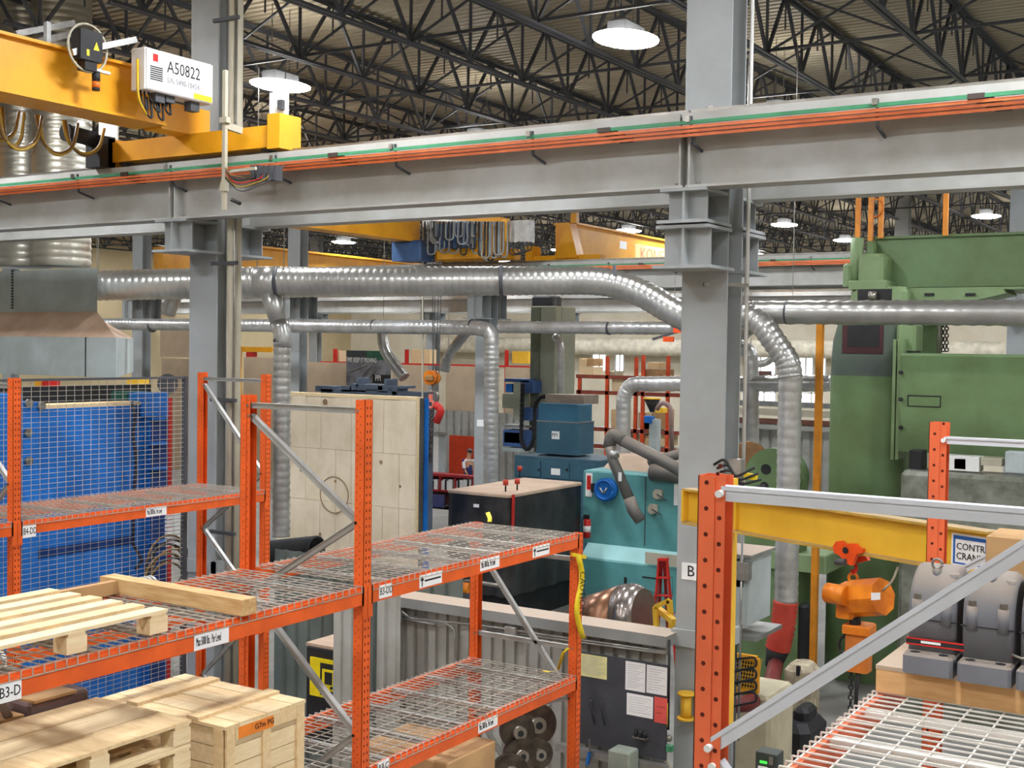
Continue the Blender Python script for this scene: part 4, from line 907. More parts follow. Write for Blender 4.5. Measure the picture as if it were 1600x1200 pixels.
M().cyl(at(1046, 1000, Y=YW-.02), at(1044, 1140, Y=YW-.02), .012, 8).obj('line', BLACK, t); M().cyl(at(1043, 1098, Y=YW-.02), at(1042, 1135, Y=YW-.02), .016, 8).obj('sleeve', MC['sticker_yellow'], t)
M().ball(at(1045, 1154, Y=YW-.02), .03).obj('gauge', STEEL, t); M().box(*(lambda c: (c.x-.03, c.x+.03, c.y-.03, c.y+.03, c.z-.03, c.z+.02))(at(1046, 1168, Y=YW-.02))).obj('valve', GRB, t, label='green valve')
M().tube(fillet([at(1042, 1168, Y=YW-.02), at(1040, 1188, Y=YW-.02), at(1050, 1200, Y=YW-.02)], .05), .01, 8).obj('hose', BEIGE, t)
# signs and fittings on tall column
cs = at(1077, 893, Y=10.19); t = thing('column_sign', 'white bay sign with a large B on the tall right column', 'sign', cs); s0 = at(1065, 893, Y=10.19)
M().box(s0.x, s0.x+.26, 10.19, 10.198, cs.z-.075, cs.z+.075).obj('plate', PAPER, t); text('B', .14, (s0.x+.05, 10.189, cs.z), '-y', INK, t)
cs = at(751, 661, Y=25.08); t = thing('column_sign', 'small white sign on the middle distant column behind the downpipe', 'sign', cs); M().box(cs.x-.1, cs.x+.1, 25.07, 25.09, cs.z-.08, cs.z+.08).obj('plate', PAPER, t)
p = at(1072, 1103, Y=10.1); t = thing('cable_reel', 'yellow bobbin on the tall column beside the orange upright', 'reel', p); M().cyl(p-V((0,0,.1)), p+V((0,0,.1)), .05, 14).cyl(p-V((0,0,.12)), p-V((0,0,.1)), .08, 14).cyl(p+V((0,0,.1)), p+V((0,0,.12)), .08, 14).obj('bobbin', YEL2, t)
p = at(1152, 734, Y=10.3); t = thing('switch_box', 'grey switch box with yellow plug and tangled black cables on the tall column', 'switch box', p); M().box(p.x-.04, p.x+.07, 10.2, 10.3, p.z-.08, p.z+.1).obj('box', GALV, t)
M().bar(p+V((.09,-.05,-.04)), p+V((.2,-.05,-.05)), .05).obj('plug', MC['sticker_yellow'], t)
for k in range(5): q = p+V((-.18+.03*k, -.1, .04-.03*k)); M().tube(fillet([q, q+V((.1,0,.07-.02*k)), q+V((.2,0,-.1)), q+V((.38,0,-.02*k))], .06), .012, 6).obj('cable', BLACK, t)
# ---------------------------------------------------------------- jib crane and chain hoist
zb_ = EYE-1.35; A = at(1150, 831, Z=zb_); B = at(1453, 884, Z=zb_); d = (B-A).normalized(); s_ = d.cross(V((0,0,1))).normalized()
t0 = A; 
def along(px):   # point of the beam line seen at pixel column px
    lo, hi = -6., 8.
    for _ in range(40):
        mi = (lo+hi)/2; P = A+d*mi-V((0,0,EYE)); x = 800+FPX*P.dot(RT)/P.dot(FW)
        if x < px: lo = mi
        else: hi = mi
    return A+d*lo
P0, P1 = along(1074), along(1551)
jb = thing('jib_crane', 'yellow jib crane beam pivoting from the tall column behind the orange upright', 'crane', (P0.x, P0.y, 0))
u_ = V((0,0,1)); hb_ = .27
M().bar(P0+u_*hb_/2, P1+u_*hb_/2, .012, hb_).obj('web', YEL2, jb)
M().bar(P0+u_*.008, P1+u_*.008, .13, .016).obj('bottom_flange', dusty('jib_flange', (196,158,70), (150,134,112), .7, rough=.6), jb); M().bar(P0+u_*hb_, P1+u_*hb_, .13, .016).obj('top_flange', MC['jib_flange'], jb)
q = along(1153); M().bar(q+u_*.02, q+u_*(hb_-.01), .08, .02, d).obj('stiffener', YEL2, jb); M().bar(P0+u_*.02, P0+u_*(hb_-.01), .12, .02, d).obj('end_plate', YEL2, jb)
q = along(1131); M().box(q.x-.075, q.x+.075, q.y-.08, q.y+.08, EYE-2.95, zb_+hb_+.12).obj('mast', YEL2, jb); M().bar((q.x, q.y, zb_+.1), (-4.25, 10.19, zb_+.1), .1).obj('mast_bracket', YEL2, jb); M().bar((q.x, q.y, EYE-2.8), (-4.25, 10.19, EYE-2.8), .1).obj('mast_bracket', YEL2, jb)
q = along(1450)-s_*-.008; 
def onface(px, dz, off=.012): return along(px)+s_*off+u_*dz
fs = 1 if s_.y < 0 else -1
def decal(x0, x1, z0, z1, mt, nm, off): a, b = along(x0)+s_*fs*off, along(x1)+s_*fs*off; return M().hexa([a+u_*z0, b+u_*z0, b+s_*fs*-.002+u_*z0, a+s_*fs*-.002+u_*z0, a+u_*z1, b+u_*z1, b+s_*fs*-.002+u_*z1, a+s_*fs*-.002+u_*z1])
decal(1487, 1546, .03, .235, PAPER, 's', .009).obj('maker_sticker', PAPER, jb)
BL = mat('sticker_blue', (34,96,176), .5)
mm = decal(1490, 1543, .2, .222, BL, 's', .011); decal_parts = [decal(1490, 1493, .045, .222, BL, 's', .0112), decal(1540, 1543, .045, .222, BL, 's', .0112), decal(1490, 1543, .045, .055, BL, 's', .011)]
for q_ in decal_parts: mm.add(q_.v, q_.f)
mm.obj('blue_border', BL, jb)
ang = math.atan2(d.y, d.x); Rj = Matrix.Rotation(ang, 4, 'Z')@Matrix.Rotation(PI/2, 4, 'X')
text('CONTRX', .06, along(1495)+s_*fs*.012+u_*.155, Rj, INK, jb, sx=.95); text('CRANES', .06, along(1495)+s_*fs*.012+u_*.095, Rj, INK, jb, sx=.95)
decal(1446, 1453, .09, .2, MC['sticker_yellow'], 's', .009).obj('warning_sticker', MC['sticker_yellow'], jb)
hq = along(1325)
ho_ = thing('chain_hoist', 'orange electric chain hoist hanging from a red-orange trolley on the jib beam', 'hoist', hq-u_*.9)
TRO = mat('trolley_orange', (240,84,24), .45)
f_ = s_*fs
def hp(px, py, off=0): 
    P = along(1325); r = ray(px, py); n_ = s_; t = ((P+f_*off)-V((0,0,EYE))).dot(n_)/r.dot(n_); return V((0,0,EYE))+r*t
def plate(pts, off, th, mt, nm, par, **k):
    mm = M(); a = [hp(x, y, off) for x, y in pts]; b = [q-f_*th for q in a]; n = len(a)
    mm.add(a+b, [tuple(range(n)), tuple(range(2*n-1, n-1, -1))]+[(i, n+i, n+(i+1)%n, (i+1)%n) for i in range(n)]); return fixn(mm.obj(nm, mt, par, **k))
plate([(1301,854),(1306,846),(1314,845),(1321,851),(1328,849),(1336,850),(1341,856),(1348,858),(1347,864),(1338,866),(1334,876),(1331,884),(1325,882),(1311,868),(1303,864)], .09, .03, TRO, 'trolley_plate', ho_, label='red-orange trolley side plate')
plate([(1330,870),(1352,868),(1356,876),(1340,880)], -.04, .03, TRO, 'trolley_plate', ho_)
q = hp(1321, 860, .095); M().cyl(q, q+f_*.004, .022, 20).obj('badge', BLACK, ho_); M().cyl(hp(1306, 878, .1), hp(1322, 878, .1), .022, 12).obj('axle', DKGREY, ho_)
M().tube(fillet([hp(1334, 876), hp(1339, 888), hp(1334, 896), hp(1331, 890)], .03), .012, 8).obj('load_hook', RED, ho_); M().ring(hp(1333, 903), .03, .01, 'y').obj('suspension_ring', OBL, ho_)
a, b = hp(1334, 935, .0), hp(1380, 932, .0); M().cyl(a, b, .125, 8, smooth=False).obj('motor_housing', OBL, ho_)
a, b = hp(1312, 935), hp(1334, 935); M().bev(min(a.x,b.x), max(a.x,b.x)+.02, a.y-.11, a.y+.11, hp(1325, 964).z, hp(1325, 912).z, .03).obj('gear_case', OBL, ho_)
q = hp(1312, 929, .11); M().cyl(q-d*.09+f_*.02, q+d*.06+f_*.0, .068, 20).obj('brake_cover', OBL, ho_)
plate([(1361,926),(1375,926),(1375,937),(1361,938)], .13, .004, PAPER, 'rating_plate', ho_)
M().cyl(hp(1336, 964), hp(1336, 980), .04, 12).obj('chain_guide', BLACK, ho_)
a, b = hp(1321, 990), hp(1359, 990); M().bev(min(a.x,b.x), max(a.x,b.x), a.y-.09, a.y+.09, hp(1340, 990).z, hp(1340, 976).z, .01).obj('bag_rim', OBL, ho_); M().bev(min(a.x,b.x)+.015, max(a.x,b.x)-.015, a.y-.07, a.y+.07, hp(1340, 1050).z, hp(1340, 989).z, .02).obj('chain_bin', mat('hoist_bin', (206,118,44), .55, 0, .12, 4), ho_)
cq = hp(1330, 1050); cm = M()
for k in range(16): cm.ring(cq-V((0,0,.035*k)), .016, .005, 'y' if k % 2 else 'x', 8, 4)
cm.obj('load_chain', BLACK, ho_); M().tube([hp(1341, 1048), hp(1338, 1080), hp(1337, 1120)], .014, 8).obj('pendant_cable', BLACK, ho_)
M().tube(fillet([hp(1322, 990), hp(1311, 1000), hp(1312, 1018), hp(1324, 1022)], .06), .01, 8).obj('cable_loop', BLACK, ho_); M().tube(fillet([hp(1378, 924), hp(1395, 908), hp(1403, 886)], .1), .008, 8).obj('supply_cable', BEIGE, ho_)
# ---------------------------------------------------------------- green press
YP = 19.0
gp = thing('vertical_lathe', 'huge green portal machine filling the right side with rounded column and cross rail', 'machine', (-4, 20, 0))
def part(par, name, mt, x0, x1, yt, yb, Y, dep, bev=.02, lab=None, z0=None, ref=None):
    a, b = at(x0, (yt+yb)/2, Y=Y), at(x1, (yt+yb)/2, Y=Y); xm = ref or (x0+x1)/2; t_ = at(xm, yt, Y=Y).z; b_ = max(0, at(xm, yb, Y=Y).z) if z0 is None else z0
    mm = M().bev(a.x, b.x, Y, Y+dep, b_, t_, bev) if bev else M().box(a.x, b.x, Y, Y+dep, b_, t_)
    return mm.obj(name, mt, par, lab)
GDK = mat('press_green_stained', (92,108,88), .5, 0, .12, 1.0, rgb2=(78,86,86), fac=(.3,.7))
a, b = at(1286, 800, Y=YP), at(1404, 800, Y=YP); zc = at(1345, 552, Y=YP).z; zt_ = at(1345, 500, Y=YP).z; ztt = at(1345, 448, Y=YP).z
cx0, cx1 = at(1327, 470, Y=YP).x, at(1416, 470, Y=YP).x
def loft(rings, n_side=5):
    mm = M(); vs_ = []
    for z, x0, x1, y0, y1, c in rings:
        pts = []
        for cxx, cyy, a0 in ((x1-c, y0+c, -PI/2), (x1-c, y1-c, 0), (x0+c, y1-c, PI/2), (x0+c, y0+c, PI)):
            for k in range(n_side+1): t = a0+PI/2*k/n_side; pts.append((cxx+c*math.cos(t), cyy+c*math.sin(t), z))
        vs_ += pts
    n = 4*(n_side+1); mm.add(vs_, [(k*n+i, k*n+(i+1)%n, (k+1)*n+(i+1)%n, (k+1)*n+i) for k in range(len(rings)-1) for i in range(n)], True)
    mm.add(vs_[-n:], [tuple(range(n))]); return mm
loft([(0, a.x, b.x, YP, YP+2, .28), (zc-.35, a.x, b.x, YP, YP+2, .28)]).obj('column', GREEN, gp)
loft([(zc-.35, a.x, b.x, YP, YP+2, .28), (zc-.1, a.x+.01, b.x, YP, YP+2, .26), (zc+.2, a.x+.05, b.x-.02, YP, YP+1.95, .2), (zt_, cx0-.18, cx1-.05, YP, YP+1.9, .1)]).obj('column_shoulder', GDK, gp, label='darker stained upper column')
M().bev(cx0, cx1, YP, YP+1.6, zt_, ztt, .08).obj('column_head', GREENL, gp)
p = thing  # opening frames
for x0, x1, yt, yb, m_ in ((1340, 1393, 452, 474, BLACK), (1316, 1380, 508, 552, mat('maroon_recess', (70,34,36), .6))):
    a_, b_ = at(x0, (yt+yb)/2, Y=YP-.01), at(x1, (yt+yb)/2, Y=YP-.01); t1, b1 = at(x0, yt, Y=YP-.01).z, at(x0, yb, Y=YP-.01).z
    M().box(a_.x, b_.x, YP-.012, YP+.01, b1, t1).obj('recess', m_, gp, label='dark opening')
    if yt > 500: M().box(a_.x+.08, b_.x-.06, YP-.016, YP, b1+.1, t1).obj('opening', BLACK, gp)
M().cyl(at(1358, 462, Y=YP-.05), at(1370, 462, Y=YP-.05), .07, 12).obj('spindle_end', STEEL, gp)
part(gp, 'drive_cover', GREENL, 1340, 1379, 396, 440, YP+.1, .7, .05); q = at(1338, 440, Y=YP+.3); M().cyl((q.x, YP+.3, q.z), (q.x, YP+.3, at(1338, 372, Y=YP+.3).z), .1, 18).obj('cylinder', GREENL, gp)
part(gp, 'side_cover', GREENL, 1316, 1329, 411, 448, YP+.2, .5, .04); part(gp, 'shaft_cap', GREEN, 1352, 1364, 376, 396, YP+.3, .3, .03); part(gp, 'head_base', GREENL, 1325, 1384, 438, 452, YP, 1.5, .02)
for k in range(5): c_ = at(1348, 383+4*k, Y=YP+.3); M().cyl(c_-V((.06,0,0)), c_+V((.04,0,0)), .012, 6).obj('coil', STEEL, gp)
part(gp, 'top_beam', GREEN, 1366, 1700, 370, 449, YP+.6, 1.4, .02, None, None, 1420); part(gp, 'beam_lip', GREEN, 1362, 1700, 368, 372, YP+.55, 1.5, 0, None, None, 1420); part(gp, 'beam_bottom_lip', GREENL, 1412, 1700, 449, 453, YP+.4, 1.5, 0, None, None, 1480)
p_ = [at(x, y, Y=YP+.3) for x, y in ((1408,454),(1568,452),(1572,458),(1520,470),(1408,470))]; M().prism([(q.x, q.z) for q in p_], 'y', YP+.3, YP+1.2).obj('beam_bracket', GREENL, gp)
for x in (1452, 1516): q = at(x, 460, Y=YP+.28); M().box(q.x-.07, q.x+.07, YP+.27, YP+.32, q.z-.02, q.z+.02).obj('bracket_bolt', BLACK, gp)
part(gp, 'ram_guard', GREENL, 1400, 1430, 505, 548, YP-.1, .5, .04); part(gp, 'screw_column', GREEN, 1439, 1463, 500, 552, YP+.9, .4, 0); part(gp, 'screw_shaft', STEEL, 1432, 1437, 500, 552, YP+.85, .05, 0); part(gp, 'screw_shaft', STEEL, 1466, 1469, 500, 552, YP+.85, .05, 0)
cm = M()
for x in (1474, 1479):
    for k in range(8): cm.ring(at(x, 508+5.5*k, Y=YP+.8), .03, .01, 'y' if k % 2 else 'x', 8, 4)
cm.obj('chain', BLACK, gp)
a, b = at(1404, 620, Y=YP-.6), at(1760, 620, Y=YP-.6); z1 = at(1450, 552, Y=YP-.6).z; z0 = at(1420, 706, Y=YP-.6).z
M().bev(a.x, b.x, YP-.6, YP+.4, z0, z1, .04).obj('cross_rail', GREEN, gp)
for x in (1394, 1401): a_, b_ = at(x, 600, Y=YP-.45), at(x+5, 600, Y=YP-.45); M().box(a_.x, b_.x, YP-.45, YP-.1, at(x, 718, Y=YP-.45).z, at(x, 530, Y=YP-.45).z).obj('guide_strip', GREENL, gp)
for y in (582, 624, 668): q = at(1408, y, Y=YP-.62); M().cyl(q, q-V((0,.04,0)), .03, 12).obj('rail_bolt', BLACK, gp)
fr = M(); q0, q1 = at(1418, 617, Y=YP-.6), at(1470, 637, Y=YP-.6)
for x0, x1, z_0, z_1 in ((q0.x, q1.x, q0.z-.015, q0.z), (q0.x, q1.x, q1.z, q1.z+.015), (q0.x, q0.x+.015, q1.z, q0.z), (q1.x-.015, q1.x, q1.z, q0.z)): fr.box(x0, x1, YP-.606, YP-.6, z_0, z_1)
fr.obj('plate_outline', INK, gp)
for x, y0_, y1_ in ((1341, 306, 374), (1361, 306, 378), (1377, 306, 372), (1478, 304, 368)):
    p0_, p1_ = at(x-1, y1_, Y=YP+.5), at(x, y0_, Y=YP+.5); M().bar(p0_, V((p0_.x, YP+.5, p1_.z+.25)), .07).obj('orange_rod', mat('rod_orange', (236,150,50), .5), gp, label='orange-yellow guide rod')
M().ring(at(1366, 325, Y=YP+.45), .14, .015, 'y', 20, 6, -PI/2, PI/2).obj('cable_loop', OBL, gp)
# shrink wrapped goods under the cross rail
a, b = at(1405, 800, Y=17.6), at(1700, 800, Y=17.6); z1 = at(1440, 737, Y=17.6).z
wr_ = thing('wrapped_machine', 'plastic wrapped dull grey machine below the green cross rail', 'machine', (-3, 18, 0))
M().bev(a.x, b.x, 17.6, 18.3, 0, z1, .06).obj('wrap', mat('dull_plastic_wrap', (138,140,130), .22, 0, .2, 2.5, .6, rgb2=(96,98,86)), wr_)
for k, (x0, x1, yt, yb, m_) in enumerate(((1420, 1440, 704, 735, BLACK), (1455, 1530, 712, 735, WHITE), (1532, 1565, 716, 728, BEIGE), (1570, 1600, 706, 738, HOOD), (1490, 1510, 716, 733, STEEL))): part(wr_, 'fitting', m_, x0, x1, yt, yb, 17.9, .3, .01)
# yellow post and frame in front of press
t = thing('post', 'tall thin ochre post standing between the spiral duct and the green press', 'post', at(1270, 1190, Y=17.6)); OC = mat('ochre_post', (212,136,34), .5)
q = at(1276, 700, Y=17.6); M().box(q.x-.045, q.x+.045, 17.6, 17.7, 0, at(1276, 500, Y=17.6).z).obj('post_shaft', OC, t); M().box(q.x, q.x+.33, 17.6, 17.7, at(1276, 506, Y=17.6).z, at(1276, 492, Y=17.6).z).obj('head_bar', OC, t)
# ---------------------------------------------------------------- right of the column
Yt = 11.6; a = at(1148, 900, Y=Yt); b = at(1171, 900, Y=Yt); z1, z0 = at(1171, 872, Y=Yt).z, at(1171, 978, Y=Yt).z
tr = thing('transformer_cabinet', 'grey electrical transformer cabinet on a shelf right of the tall column', 'cabinet', (b.x, Yt, z0))
M().bev(b.x-.55, b.x, Yt, Yt+.62, z0, z1, .015).obj('body', HOOD, tr); M().box(b.x-.58, b.x+.03, Yt-.03, Yt+.66, z1, z1+.03).obj('lid', dusty('dusty_lid', (140,142,138), (180,158,138), .9, rough=.6), tr); M().box(b.x-.5, b.x-.06, Yt+.0, Yt+.1, z1-.3, z1-.02).obj('vent_recess', BLACK, tr) 
M().box(b.x-.6, b.x+.1, Yt-.05, Yt+.7, z0-.14, z0-.1).obj('shelf', GALV, tr); M().bar((b.x-.3, Yt+.3, z0-.1), (b.x-.3, Yt+.3, 0), .1).obj('shelf_post', DKGREY, tr)
q = at(1160, 890, Y=Yt-.05); M().box(q.x-.06, q.x+.08, Yt-.1, Yt, q.z-.1, q.z+.08).obj('switch', GALV, tr); M().cyl((q.x, Yt-.07, q.z-1.7), (q.x, Yt-.07, q.z+.5), .014, 8).obj('conduit', GALV, tr)
for k in range(4): q = at(1150, 1030+18*k, Y=Yt-.1); M().tube(fillet([q, q+V((.2,0,.05)), q+V((.22,0,-.04)), q+V((-.05,0,-.14))], .06), .012, 6).obj('cable', BLACK, tr)
cg = thing('guard_cage', 'yellow mesh guard cage low down right of the orange upright', 'guard', at(1165, 1080, Y=13)); a, b = at(1145, 1050, Y=13), at(1183, 1050, Y=13); z1, z0 = at(1165, 1026, Y=13).z, at(1165, 1080, Y=13).z
mm = M()
for p_, q_ in (((a.x, z0), (a.x, z1)), ((b.x, z0), (b.x, z1)), ((a.x, z1), (b.x, z1)), ((a.x, z0), (b.x, z0))): mm.bar((p_[0], 13, p_[1]), (q_[0], 13, q_[1]), .05)
mm.obj('frame', YEL, cg); mm = M(); n = 9
for k in range(n+1): x = a.x+(b.x-a.x)*k/n; mm.bar((x, 13.0, z0), (x+.05, 13.0, z1), .006); z = z0+(z1-z0)*k/n; mm.bar((a.x, 13.0, z), (b.x, 13.0, z), .006)
mm.obj('mesh', YEL2, cg, kind='stuff'); M().box(a.x+.02, b.x-.02, 13.05, 13.1, z0, z1).obj('backing', BLACK, cg)
bs = mat('machine_beige', (190,180,152), .6, 0, .1, 2)
part(thing('machine_base', 'beige machine base below the red hose', 'machine', at(1170, 1200, Y=13)), 'base', bs, 1140, 1202, 1085, 1210, 13.0, .8, .04, None, 0)
mb = thing('casting', 'grubby cream casting beside the ochre post', 'casting', at(1245, 1120, Y=15)); part(mb, 'body', mat('grubby_cream', (196,184,158), .7, 0, .15, 5, rgb2=(140,128,106)), 1222, 1264, 1041, 1120, 15.5, .5, .08); part(mb, 'slot', BLACK, 1244, 1249, 1041, 1056, 15.48, .05, 0)
bk = thing('black_machine', 'black knobbly machine low between the red hose and the ochre post', 'machine', at(1235, 1200, Y=14)); part(bk, 'body', BLACK, 1205, 1262, 1132, 1230, 14.2, .8, .1, None, .2); part(bk, 'head', BLACK, 1238, 1262, 1108, 1136, 14.4, .4, .05); part(bk, 'upper_panel', BLACK, 1225, 1262, 945, 1040, 17.9, .3, .03)
dr = thing('digital_readout', 'black digital readout box with green digits at the bottom right', 'readout', at(1195, 1200, Y=9)); part(dr, 'case', mat('readout_case', (58,64,60), .5), 1180, 1214, 1177, 1215, 9.0, .15, .006)
q = at(1187, 1190, Y=8.995); text('8888', .03, (q.x, 8.994, q.z), '-y', emit('green_digits', (60,220,70), 2.5), dr); q = at(1204, 1189, Y=8.995); M().box(q.x-.012, q.x+.02, 8.99, 9.0, q.z-.03, q.z+.03).obj('keypad', STEEL, dr); q = at(1190, 1199, Y=8.99); M().box(q.x-.03, q.x+.05, 8.99, 9.0, q.z-.012, q.z+.006).obj('name_strip', PAPER, dr)
gm = thing('gear_machine', 'green machine with dark porthole arch behind the spiral duct', 'machine', at(1195, 900, Y=18)); 
c_ = at(1212, 745, Y=18); r_ = 1.0*abs(at(1182, 745, Y=18).x-c_.x); M().cyl(c_+V((0,.25,0)), c_-V((0,.15,0)), .44, 28).obj('arch_body', GREEN, gm); M().cyl(c_-V((.1,.16,-.12)), c_-V((.1,.15,-.12)), .08, 14).cyl(c_-V((.12,.16,.14)), c_-V((.12,.15,.14)), .07, 14).obj('porthole', BLACK, gm)
M().box(c_.x-.42, c_.x+.44, 17.86, 18.2, 0, c_.z).obj('pedestal', GREEN, gm); part(gm, 'table', GREENL, 1150, 1290, 862, 890, 17.8, 1, .02); part(gm, 'bed', GREEN, 1150, 1240, 888, 1040, 18.2, 1, .02, None, .3)
sp = thing('cable_spool', 'wooden cable spool leaning behind the tall column', 'spool', at(1170, 750, Y=20)); c_ = at(1170, 722, Y=20); M().cyl(c_, c_+V((.12,-.2,0)).normalized()*.08, .36, 12, smooth=False).obj('flange', mat('spool_wood', (150,110,72), .7, 0, .15, 3), sp); M().cyl(c_, c_-V((.12,-.2,0)).normalized()*.4, .18, 14).obj('core', MC['spool_wood'], sp); M().box(c_.x-.3, c_.x+.3, 19.7, 20.4, 0, c_.z-.33).obj('stand', CORR, sp)
# ---------------------------------------------------------------- teal machine
tm = thing('teal_machine', 'large teal boring machine cabinet behind the low wall, left of the tall column', 'machine', (-9, 23, 0)); YT = 22.3
part(tm, 'upper_body', TEAL, 910, 1090, 738, 853, YT, 1.8, .03, ref=960); part(tm, 'lower_body', TEAL, 908, 1090, 876, 1000, YT-.35, 2, .03, ref=960, z0=0)
a, b = at(908, 865, Y=YT-.3), at(1090, 865, Y=YT-.3); z1, z0 = at(960, 852, Y=YT).z, at(960, 878, Y=YT-.35).z
M().hexa([(a.x, YT-.35, z0), (b.x, YT-.35, z0), (b.x, YT+.2, z0), (a.x, YT+.2, z0), (a.x, YT-.01, z1), (b.x, YT-.01, z1), (b.x, YT+.2, z1), (a.x, YT+.2, z1)]).obj('sloped_panel', TEALL, tm)
part(tm, 'dusty_top', DUST, 932, 1085, 712, 738, YT+.5, 1.2, .3, ref=960)
for x in (1008,): q = at(x, 790, Y=YT-.01); M().box(q.x-.008, q.x+.008, YT-.012, YT, at(x, 853, Y=YT).z, at(x, 745, Y=YT).z).obj('door_gap', DKGREY, tm)
for x, y in ((1029, 772), (1021, 795)):
    q = at(x, y, Y=YT-.02); M().box(q.x-.09, q.x+.09, YT-.03, YT, q.z-.09, q.z+.09).cyl(q, q-V((0,.07,0)), .1, 16).obj('dial', BEIGE, tm); M().bar(q-V((0,.08,0)), q+V((.22,-.08,-.1)), .02).obj('lever', DKGREY, tm)
part(tm, 'drawer_front', TEAL, 1003, 1050, 898, 925, YT-.38, .04, .005); part(tm, 'control_plate', BEIGE, 1008, 1070, 866, 884, YT-.42, .04, 0); part(tm, 'white_plate', WHITE, 1053, 1064, 756, 790, YT-.02, .02, 0)
part(tm, 'drawer_gap', BLACK, 1003, 1030, 902, 904, YT-.4, .03, 0); part(tm, 'handle', BLACK, 975, 978, 902, 912, YT-.4, .03, 0)
rl = thing('hose_reel', 'bright blue round hose reel on the teal machine', 'reel', at(946, 765, Y=YT-.1)); c_ = at(947, 765, Y=YT-.1); M().cyl(c_+V((0,.08,0)), c_-V((0,.08,0)), .235, 28).obj('drum', BLUE, rl); M().ring(c_-V((0,.085,0)), .19, .03, 'y').obj('rim', BLUE, rl); M().tube(fillet([c_+V((-.1,-.1,.05)), c_+V((0,-.12,-.08)), c_+V((.08,-.12,.05))], .06), .02, 8).obj('hose', STEEL, rl); M().box(c_.x-.34, c_.x-.24, c_.y-.02, c_.y+.08, c_.z-.08, c_.z+.1).obj('bracket', BLACK, rl)
sg = thing('fire_sign', 'narrow red and white fire extinguisher sign on the teal machine', 'sign', at(920, 757, Y=YT-.03)); part(sg, 'plate', WHITE, 915, 925, 739, 776, YT-.02, .015, 0); part(sg, 'red_panel', RED, 917, 923, 743, 765, YT-.025, .01, 0)
ex = thing('fire_extinguisher', 'red fire extinguisher hanging at the left end of the teal machine', 'extinguisher', at(916, 840, Y=YT-.45)); q = at(917, 840, Y=YT-.45); h_ = .42; M().cyl(q, q+V((0,0,h_*.8)), .075, 16).obj('bottle', RED, ex); M().ball(q+V((0,0,h_*.8)), .075, 14, 8, (1,1,.7)).obj('shoulder', RED, ex); M().box(q.x-.07, q.x+.04, q.y-.03, q.y+.03, q.z+.37, q.z+.46).obj('valve_head', BLACK, ex); M().cyl(q+V((0,0,.12)), q+V((0,0,.24)), .077, 16).obj('label_band', PAPER, ex); M().tube(fillet([q+V((-.05,-.03,.42)), q+V((-.11,-.03,.35)), q+V((-.09,-.03,.1))], .05), .012, 6).obj('hose', BLACK, ex)
PIP = dusty('arm_grey', (104,102,98), (128,116,102), .7, rough=.5, var=.08)
ar = thing('extraction_arm', 'dark grey jointed fume extraction arm hanging in front of the teal machine', 'extraction arm', at(1003, 815, Y=YT-1)); Ya = YT-.9
M().tube([at(1075, 742, Y=Ya), at(1040, 722, Y=Ya), at(970, 686, Y=Ya)], .12, 18).obj('upper_tube', PIP, ar); M().tube(fillet([at(975, 689, Y=Ya), at(956, 675, Y=Ya), at(952, 700, Y=Ya)], .3), .125, 18).obj('elbow', PIP, ar)
M().tube([at(953, 698, Y=Ya-.05), at(958, 720, Y=Ya-.05), at(984, 782, Y=Ya-.05)], .105, 18).obj('lower_tube', PIP, ar); M().tube([at(983, 778, Y=Ya-.05), at(990, 798, Y=Ya-.05), at(1001, 814, Y=Ya-.05)], [.115,.12,.11], 18).obj('nozzle', PIP, ar); M().cyl(at(957, 705, Y=Ya-.05), at(960, 716, Y=Ya-.05), .108, 18).obj('grey_band', GALV, ar); part(ar, 'sticker', WHITE, 966, 971, 738, 752, Ya-.19, .01, 0)
fd = thing('fan_duct', 'fat dusty fan duct on top of the teal machine', 'duct', at(1040, 740, Y=YT+.3)); M().tube([at(1015, 722, Y=YT+.2), at(1075, 706, Y=YT+.2)], .1, 16).obj('inlet', PIP, fd); M().cyl(at(1018, 738, Y=YT), at(1075, 742, Y=YT), .17, 20).obj('casing', PIP, fd)
ld = thing('step_ladder', 'red step ladder in front of the teal machine', 'ladder', at(1037, 970, Y=18)); YL = 18.0
for x in (1016, 1058): M().bar(V((at(x, 1012, Y=YL).x, YL, 0)), at(1030 if x < 1030 else 1042, 874, Y=YL), .05, .03).obj('rail', RED, ld)
for x in (1026, 1046): M().bar(V((at(x, 1000, Y=YL+.7).x, YL+.7, 0)), at(1034 if x < 1036 else 1038, 874, Y=YL), .05, .03).obj('back_leg', mat('ladder_dark_red', (150,30,30), .5), ld)
M().bar(at(1029, 874, Y=YL), at(1043, 874, Y=YL), .1, .04).obj('top_cap', RED, ld)
for k in range(3): M().bar(at(1026-3*k, 902+28*k, Y=YL), at(1047+3*k, 903+28*k, Y=YL), .08, .02).obj('step', RED, ld)
tk = thing('steel_cone', 'rust-brown steel cone with shiny rolled rim lying behind the low wall', 'steel cone', at(960, 960, Y=15)); q = at(960, 968, Y=14.6); M().box(q.x-1.0, q.x+.5, 14.3, 14.9, 0, q.z-.28).obj('stand', DKGREY, tk); RSB = mat('bronze_steel', (150,106,78), .3, .7, .15, 3, rgb2=(112,82,66))
M().tube([at(890, 972, Y=14.6), at(925, 968, Y=14.6), at(975, 968, Y=14.6)], [.16, .33, .46], 30).obj('cone', RSB, tk); M().tube([at(975, 968, Y=14.6), at(995, 968, Y=14.6), at(1008, 968, Y=14.6)], [.47, .47, .4], 30).obj('rim', mat('rim_steel', (150,140,134), .25, .85, .1), tk)
